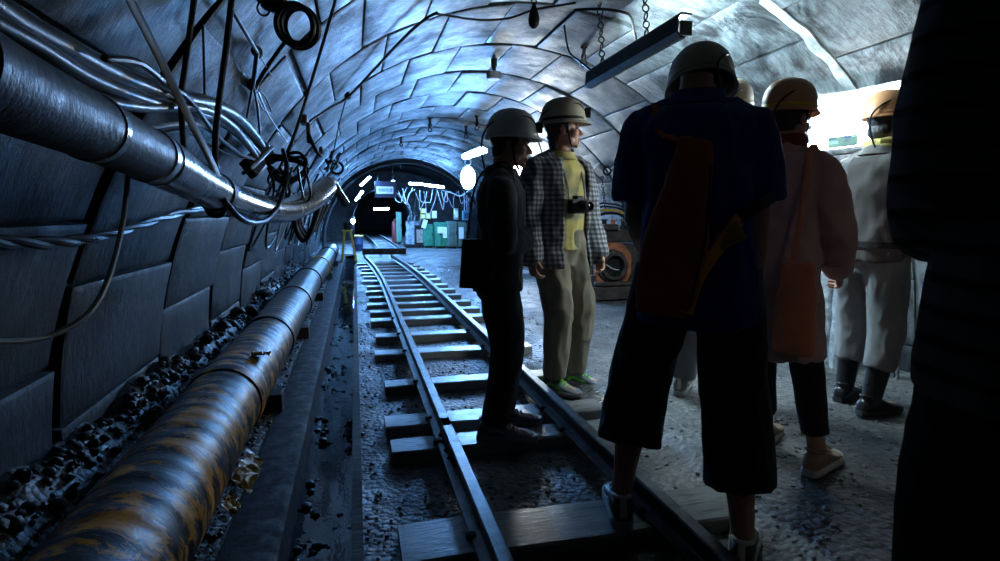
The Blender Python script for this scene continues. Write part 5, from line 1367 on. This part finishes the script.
# 1  person in the dark jacket, standing on the sleepers
p1 = make_person('person in a dark jacket and off-white helmet, arms folded, standing between the rails', (0.655, 2.64, 0.060), -103, 1.50,
    foot={'L': (-.02+.12*-1+.03, .02, 4), 'R': (.085, -.02, -8)}, lean=(0, .015), headrot=(-6, -6, 0), headoff=(0, .01, 0),
    arms={'L': ((-.16, .02, -1), (.85, .48, .05), (1, .1, .05), (0, -1, 0)), 'R': ((.16, .04, -1), (-.85, .44, .10), (-1, .1, .0), (0, -1, 0))}, curl=((35, 35, 35, 40), 20))
hair(p1); helmet(p1, MT['white_helmet'], tilt=4, band=MT['white_helmet'])
trousers(p1, 'trousers', MT['dark_trousers'], .055, r=(.066, .062, .052, .046, .043), seed=2)
g = shirt(p1, 'jacket', MT['dark_jacket'], hem=.485, add=(.018, .016), sleeve=1.97, sw=1.08, fold=.008, seed=3, collar=MT['dark_jacket'])
m2 = MB(); m2.tube([p1.sp(.80*1.5)+V((0, .115, .0)), p1.sp(.70*1.5)+V((0, .115, 0)), p1.sp(.52*1.5)+V((0, .115, 0))], [(.004, .003)]*3, 8); put('zip', m2.mesh('zip'), MT['galv'], g, local=True)
for s in 'LR': shoe(p1, s, MT['shoe_grey'], MT['sole_grey'], MT['lace_white'], MT['sole_grey'])
# 2  man in the open plaid shirt
H2 = 1.76
p2 = make_person('person in an open plaid shirt over a yellow top, camera on the chest', (1.25, 3.42, G0(1.25, 3.4)+.008), -158, H2,
    foot={'L': (-.13, .02, 30), 'R': (.08, .05, 14)}, lean=(0, -.005), headrot=(52, 2, 0),
    arms={'L': ((-.14, .05, -1), (-.02, .42, -1), (.05, .5, -1), (1, .1, 0)), 'R': ((.30, -.02, -1), (.02, .25, -1), (0, .3, -1), (-1, .1, 0))}, curl=((28, 30, 32, 36), 25))
hair(p2, .5); helmet(p2, MT['beige_helmet'], tilt=0, lit=True)
trousers(p2, 'trousers', MT['khaki'], .060, r=(.068, .060, .052, .046, .040), fold=.009, seed=5)
shirt(p2, 'yellow_top', MT['yellow_shirt'], hem=.515, add=(.010, .012), sleeve=.14, fold=.004, seed=6, collar=MT['yellow_scarf'])
shirt(p2, 'plaid_shirt', MT['plaid'], hem=.455, add=(.036, .038), sleeve=1.93, sw=1.20, flare=.006, fold=.009, seed=7, sad=.019, open_front=(68, 122), top=.838, voxel=.008)
for s in 'LR': shoe(p2, s, MT['shoe_blue'], MT['sole_grey'], MT['lime'], MT['lime'])
# camera on his chest
cz = 1.175; base = p2.sp(cz); cc = base+V((0.01, .168, 0)); root = empty('chest_camera', W(p2, cc+V((0, 0, -.04))), 'black camera hanging on the chest of the person in plaid', 'camera')
root.rotation_euler = (0, 0, R(-158)); bpy.context.view_layer.update()
def pc(name, mb_, m, par=root, **kw):
    me = mb_.mesh(name); me.transform(p2.o.matrix_world); return put(name, me, m, par, **kw)
m2 = MB(); m2.box(cc, (.13, .05, .085)); m2.box(cc+V((0, 0, .05)), (.055, .045, .03)); m2.box(cc+V((-.05, .012, 0)), (.03, .05, .08)); pc('camera_body', m2, MT['shoe_black'], bevel=.007)
m2 = MB(); m2.lathe([(.036, .02), (.037, .06), (.033, .065), (.033, .10), (.035, .105), (.028, .106)], Matrix.Translation(cc) @ Matrix.Rotation(R(-90), 4, 'X'), 26, cap=False); ln = pc('lens_barrel', m2, MT['lampblack'])
m2 = MB(); m2.lathe([(0, .098), (.02, .095), (.029, .09), (0, .088)], Matrix.Translation(cc) @ Matrix.Rotation(R(-90), 4, 'X'), 24, cap=False); pc('lens_glass', m2, MT['glass_lens'])
for sg in (-1, 1):
    m2 = MB(); m2.tube([cc+V((sg*.065, 0, .03)), p2.sp(1.30)+V((sg*.07, .142, 0)), p2.sp(1.42)+V((sg*.075, .10, 0)), p2.sp(1.475)+V((sg*.072, .03, 0)), p2.sp(1.485)+V((sg*.04, -.055, 0)), p2.sp(1.485)+V((0, -.07, 0))], [(.010, .0015)]*6, 8, smooth=5, ref=(1, 0, 0)); pc('neck_strap', m2, MT['cable'])
# 3  tall person in the blue shirt, back to the camera
H3 = 1.74
p3 = make_person('tall person seen from behind in a blue T-shirt and wide black knee-length trousers', (1.072, 1.63, 0.03), -31, H3,
    foot={'L': (-.225, .02, 12), 'Lz': .030, 'R': (.175, -.045, -10), 'Rz': -.03}, lean=(-.02, .07), headrot=(6, -26, 0), headoff=(.02, .095, -.115), wide=.92,
    arms={'L': ((-.07, .22, -1), (.15, .75, -.55), (.2, .8, -.3), (1, 0, 0)), 'R': ((.09, .06, -1), (.03, .22, -1), (0, .3, -1), (-1, .1, 0))}, curl=((24, 28, 30, 34), 28))
hair(p3); helmet(p3, MT['beige_helmet'], tilt=6, band=MT['beige_helmet'], cable_side=1)
trousers(p3, 'knee_length_trousers', MT['black_cloth'], .155, r=(.060, .060, .060, .061, .063), fold=.007, seed=8, add=(.006, .010))
shirt(p3, 'blue_shirt', MT['blue_shirt'], hem=.44, add=(.024, .034), sleeve=.78, sw=1.18, fold=.009, seed=9, collar=MT['blue_shirt'])
for s in 'LR': shoe(p3, s, MT['shoe_black'], MT['sole_white'], MT['lace_white'], MT['lace_white'])
# sling bag on his back
bc = p3.sp(1.06)+V((-.062, -.200, 0)); root = empty('sling_bag', W(p3, bc+V((0, 0, -.24))), 'red-brown sling bag with an orange strap on the back of the tall person', 'bag')
root.rotation_euler = (0, 0, R(-31)); bpy.context.view_layer.update()
def pb(name, mb_, m, **kw):
    me = mb_ if not isinstance(mb_, MB) else mb_.mesh(name); me.transform(p3.o.matrix_world); return put(name, me, m, root, **kw)
m2 = MB(); Mr = Matrix.Rotation(R(9), 3, 'Y')
rs = []
for i in range(13):
    t = i/12; z = -.25+.52*t; w = .092*(1-.35*max(0, t-.55)/.45)*(.82+.18*math.sin(math.pi*min(1, t*1.6))); d_ = .052*(.55+.45*math.sin(math.pi*(.08+.84*t)))
    rs.append([bc+Mr @ V((w*math.copysign(abs(math.cos(a))**.7, math.cos(a)), d_*math.copysign(abs(math.sin(a))**.7, math.sin(a)), z)) for a in [2*math.pi*k/26 for k in range(26)]])
m2.rings(rs); pb('bag_body', baked(m2, .010, 3, .006, (12, 12, 8), 2), MT['bag_brown'], smooth=180)
m2 = MB(); m2.tube([bc+Mr @ V((.07, -.052, -.2)), bc+Mr @ V((.075, -.056, 0)), bc+Mr @ V((.05, -.048, .2))], .004, 6, smooth=5); pb('bag_zip', m2, MT['iron'])
m2 = MB(); m2.tube([bc+Mr @ V((.07, -.02, -.23)), p3.sp(.94)+V((.00, -.178, -.01)), p3.sp(1.02)+V((.075, -.178, .03)), p3.sp(1.07)+V((.11, -.164, .03))], [(.024, .004)]*4, 10, smooth=6, ref=(0, 0, 1)); pb('orange_strap', m2, MT['tan_strap'])
m2 = MB(); m2.tube([p3.sp(1.07)+V((.11, -.163, .03)), p3.sp(1.11)+V((.17, -.128, .03)), p3.sp(1.14)+V((.222, -.04, .03))], [(.018, .004)]*3, 10, smooth=6, ref=(0, 0, 1)); pb('dark_strap', m2, MT['black_cloth'])
m2 = MB(); m2.tube([bc+Mr @ V((-.0, -.01, .26)), p3.sp(1.36)+V((-.10, -.13, .0)), p3.sp(1.46)+V((-.12, -.05, .0)), p3.sp(1.46)+V((-.125, .03, .02))], [(.020, .004)]*4, 10, smooth=6, ref=(1, 0, 0)); pb('shoulder_strap', m2, MT['bag_brown'])
m2 = MB(); q = p3.sp(1.02)+V((.075, -.184, .025)); m2.box(q, (.06, .012, .05), Matrix.Rotation(R(-32), 3, 'Y')); m2.box(q+V((.03, 0, .02)), (.02, .014, .06), Matrix.Rotation(R(-32), 3, 'Y')); pb('buckle', m2, MT['yellow_tape'], bevel=.004)
# 4  person mostly hidden behind the blue shirt
p4 = make_person('person mostly hidden behind the blue T-shirt, pale helmet and grey trousers showing', (2.0, 2.80, G0(2.0, 2.80)+.006), -50, 1.74,
    foot={'L': (-.22, .04, 10), 'R': (.08, -.02, -12)}, headrot=(0, 0, 0))
hair(p4); helmet(p4, MT['beige_helmet'], band=MT['beige_helmet'])
trousers(p4, 'trousers', MT['grey_trousers'], .06, r=(.066, .060, .052, .048, .046), seed=12)
shirt(p4, 'jacket', MT['dark_jacket'], hem=.46, sleeve=1.95, sw=1.15, seed=13, collar=MT['dark_jacket'])
for s in 'LR': shoe(p4, s, MT['beige_shoe'], MT['sole_white'], MT['lace_white'], MT['lace_white'])
# 5  person in the long mauve shirt
H5 = 1.58
p5 = make_person('person in a long mauve shirt and peach helmet with a yellow band, seen from behind', (1.735, 2.08, G0(1.735, 2.08)+.006), -58, H5,
    foot={'L': (-.04, .15, 6), 'R': (.22, .0, -6)}, lean=(0, .03), headrot=(-14, -4, 0), headoff=(0, .02, 0),
    arms={'L': ((-.32, .28, -1), (.2, 1, -.15), (.1, 1, 0), (1, 0, 0)), 'R': ((.24, .02, -1), (-.10, .62, -.75), (0, .8, -.4), (-1, 0, 0))})
hair(p5, .6); helmet(p5, MT['peach_helmet'], tilt=4, band=MT['yellow_band'], lampm=MT['orange_red'])
scarf(p5, MT['red_scarf'], big=1.08)
trousers(p5, 'leggings', MT['black_cloth'], .10, r=(.064, .058, .043, .039, .033), fold=.003, seed=15)
shirt(p5, 'long_shirt', MT['mauve'], hem=.305, add=(.028, .030), sleeve=1.75, sw=1.14, flare=.022, fold=.009, seed=16, collar=MT['mauve'])
for s in 'LR': shoe(p5, s, MT['beige_shoe'], MT['sole_white'], MT['lace_white'])
bc = p5.sp(.70)+V((.155, -.185, 0)); root = empty('cloth_bag', W(p5, bc+V((0, 0, -.17))), 'salmon cloth bag hanging at the back of the mauve shirt', 'bag')
root.rotation_euler = (0, 0, R(-58)); bpy.context.view_layer.update()
m2 = MB(); rs = []
for i in range(11):
    t = i/10; rs.append([bc+V(((.060+.022*(1-t))*math.copysign(abs(math.cos(a))**.7, math.cos(a)), (.012+.030*math.sin(math.pi*(.12+.7*(1-t))))*math.sin(a), -.17+.36*t)) for a in [2*math.pi*k/22 for k in range(22)]])
m2.rings(rs); me = baked(m2, .008, 2, .005, (12, 12, 8), 5); me.transform(p5.o.matrix_world); put('bag_body', me, MT['salmon'], root, smooth=180)
m2 = MB(); m2.tube([bc+V((-.02, -.0, .18)), p5.sp(1.02)+V((.135, -.155, 0)), p5.sp(1.25)+V((.14, -.11, .03)), p5.sp(1.31)+V((.13, -.02, .045)), p5.sp(1.26)+V((.13, .11, 0))], [(.012, .003)]*5, 8, smooth=6, ref=(1, 0, 0)); me = m2.mesh('strap'); me.transform(p5.o.matrix_world); put('bag_strap', me, MT['salmon'], root)
# 6  person with the yellow scarf
H6 = 1.66
p6 = make_person('person in a grey work shirt, yellow scarf and black rubber boots by the glowing board', (2.70, 2.50, G0(2.7, 2.5)+.006), -82, H6,
    foot={'L': (-.13, .06, 14), 'R': (.09, -.03, -6)}, lean=(0, .02), headrot=(-6, -4, 0),
    arms={'L': ((-.25, .3, -1), (.3, 1, .0), (.2, 1, 0), (1, 0, 0)), 'R': ((.25, .15, -1), (-.15, 1, -.15), (-.1, 1, 0), (-1, 0, 0))})
hair(p6); helmet(p6, MT['peach_helmet'], tilt=3, band=MT['peach_helmet'], lampm=MT['orange_red'])
scarf(p6, MT['yellow_scarf'], big=1.1)
trousers(p6, 'trousers', MT['grey_trousers'], .15, r=(.066, .062, .054, .050, .044), fold=.007, seed=18)
shirt(p6, 'work_shirt', MT['grey_shirt'], hem=.50, add=(.024, .026), sleeve=1.92, sw=1.2, fold=.008, seed=19, collar=MT['grey_shirt'])
m2 = MB(); m2.rings(p6.ringsof([(.545, .096, .066), (.565, .096, .066)], (.034, .036)), cap=False); put('belt', m2.mesh('belt'), MT['shoe_black'], p6.o, local=True)
for s in 'LR': boot(p6, s, .33)
# 7  very near person at the right edge
H7 = 1.93
ARM7 = {'L': ((-.0, .06, -1), (.5, .8, -.3), (.1, 1, 0), (1, 0, 0)), 'R': ((.1, .06, -1), (-.1, .9, .1), (-.1, 1, 0), (-1, 0, 0))}
p7 = make_person('person close to the camera at the right edge, dark knit top with pale stripes', (1.13, .64, 0.0), -16, H7,
    foot={'L': (-.11, .03, 8), 'R': (.11, 0, -8)}, wide=1.05, voxel=.007, arms=ARM7)
hair(p7); helmet(p7, MT['beige_helmet'], band=MT['beige_helmet'])
trousers(p7, 'trousers', MT['black_cloth'], .06, seed=21)
shirt(p7, 'striped_top', MT['stripe'], hem=.435, add=(.024, .026), sleeve=1.95, sw=1.2, fold=.007, seed=22, collar=MT['stripe'])
for s in 'LR': shoe(p7, s, MT['shoe_black'], MT['sole_grey'], MT['lace_white'])
# bag behind the dark jacket
bc = p1.sp(.90)+V((.16, -.10, -.03)); root = empty('shoulder_bag', W(p1, bc+V((0, 0, -.12))), 'black shoulder bag at the hip of the person in the dark jacket', 'bag')
root.rotation_euler = (0, 0, R(-103)); bpy.context.view_layer.update()
m2 = MB(); rs = []
for i in range(9):
    t = i/8; rs.append([bc+V((.035*(.7+.3*math.sin(math.pi*t))*math.sin(a), (.085-.015*t)*math.copysign(abs(math.cos(a))**.6, math.cos(a)), -.12+.22*t)) for a in [2*math.pi*k/22 for k in range(22)]])
m2.rings(rs); me = m2.mesh('bag'); me.transform(p1.o.matrix_world); put('bag_body', me, MT['black_cloth'], root, smooth=60)
m2 = MB(); m2.tube([bc+V((0, .03, .09)), p1.sp(1.12)+V((.155, .05, 0)), p1.sp(1.27)+V((.115, .03, .035)), p1.sp(1.24)+V((.11, -.10, 0)), bc+V((0, -.05, .09))], [(.010, .003)]*5, 8, smooth=6, ref=(1, 0, 0)); me = m2.mesh('strap'); me.transform(p1.o.matrix_world); put('bag_strap', me, MT['black_cloth'], root)

# ------------------------------------------------------------------ air and exposure
w = bpy.data.worlds.new('world'); SC.world = w; w.use_nodes = True
w.node_tree.nodes['Background'].inputs['Color'].default_value = (0.004, 0.006, 0.010, 1)
w.node_tree.nodes['Background'].inputs['Strength'].default_value = 0.3
SC.view_settings.view_transform = 'Standard'
try: SC.view_settings.look = 'None'
except Exception: pass
SC.view_settings.exposure = -0.05; SC.view_settings.gamma = 1.0
SC.view_settings.use_curve_mapping = False
SC.cycles.use_denoising = True
SC.cycles.max_bounces = 8
SC.cycles.sample_clamp_indirect = 4.0
bpy.data.scenes.remove(BAKE)
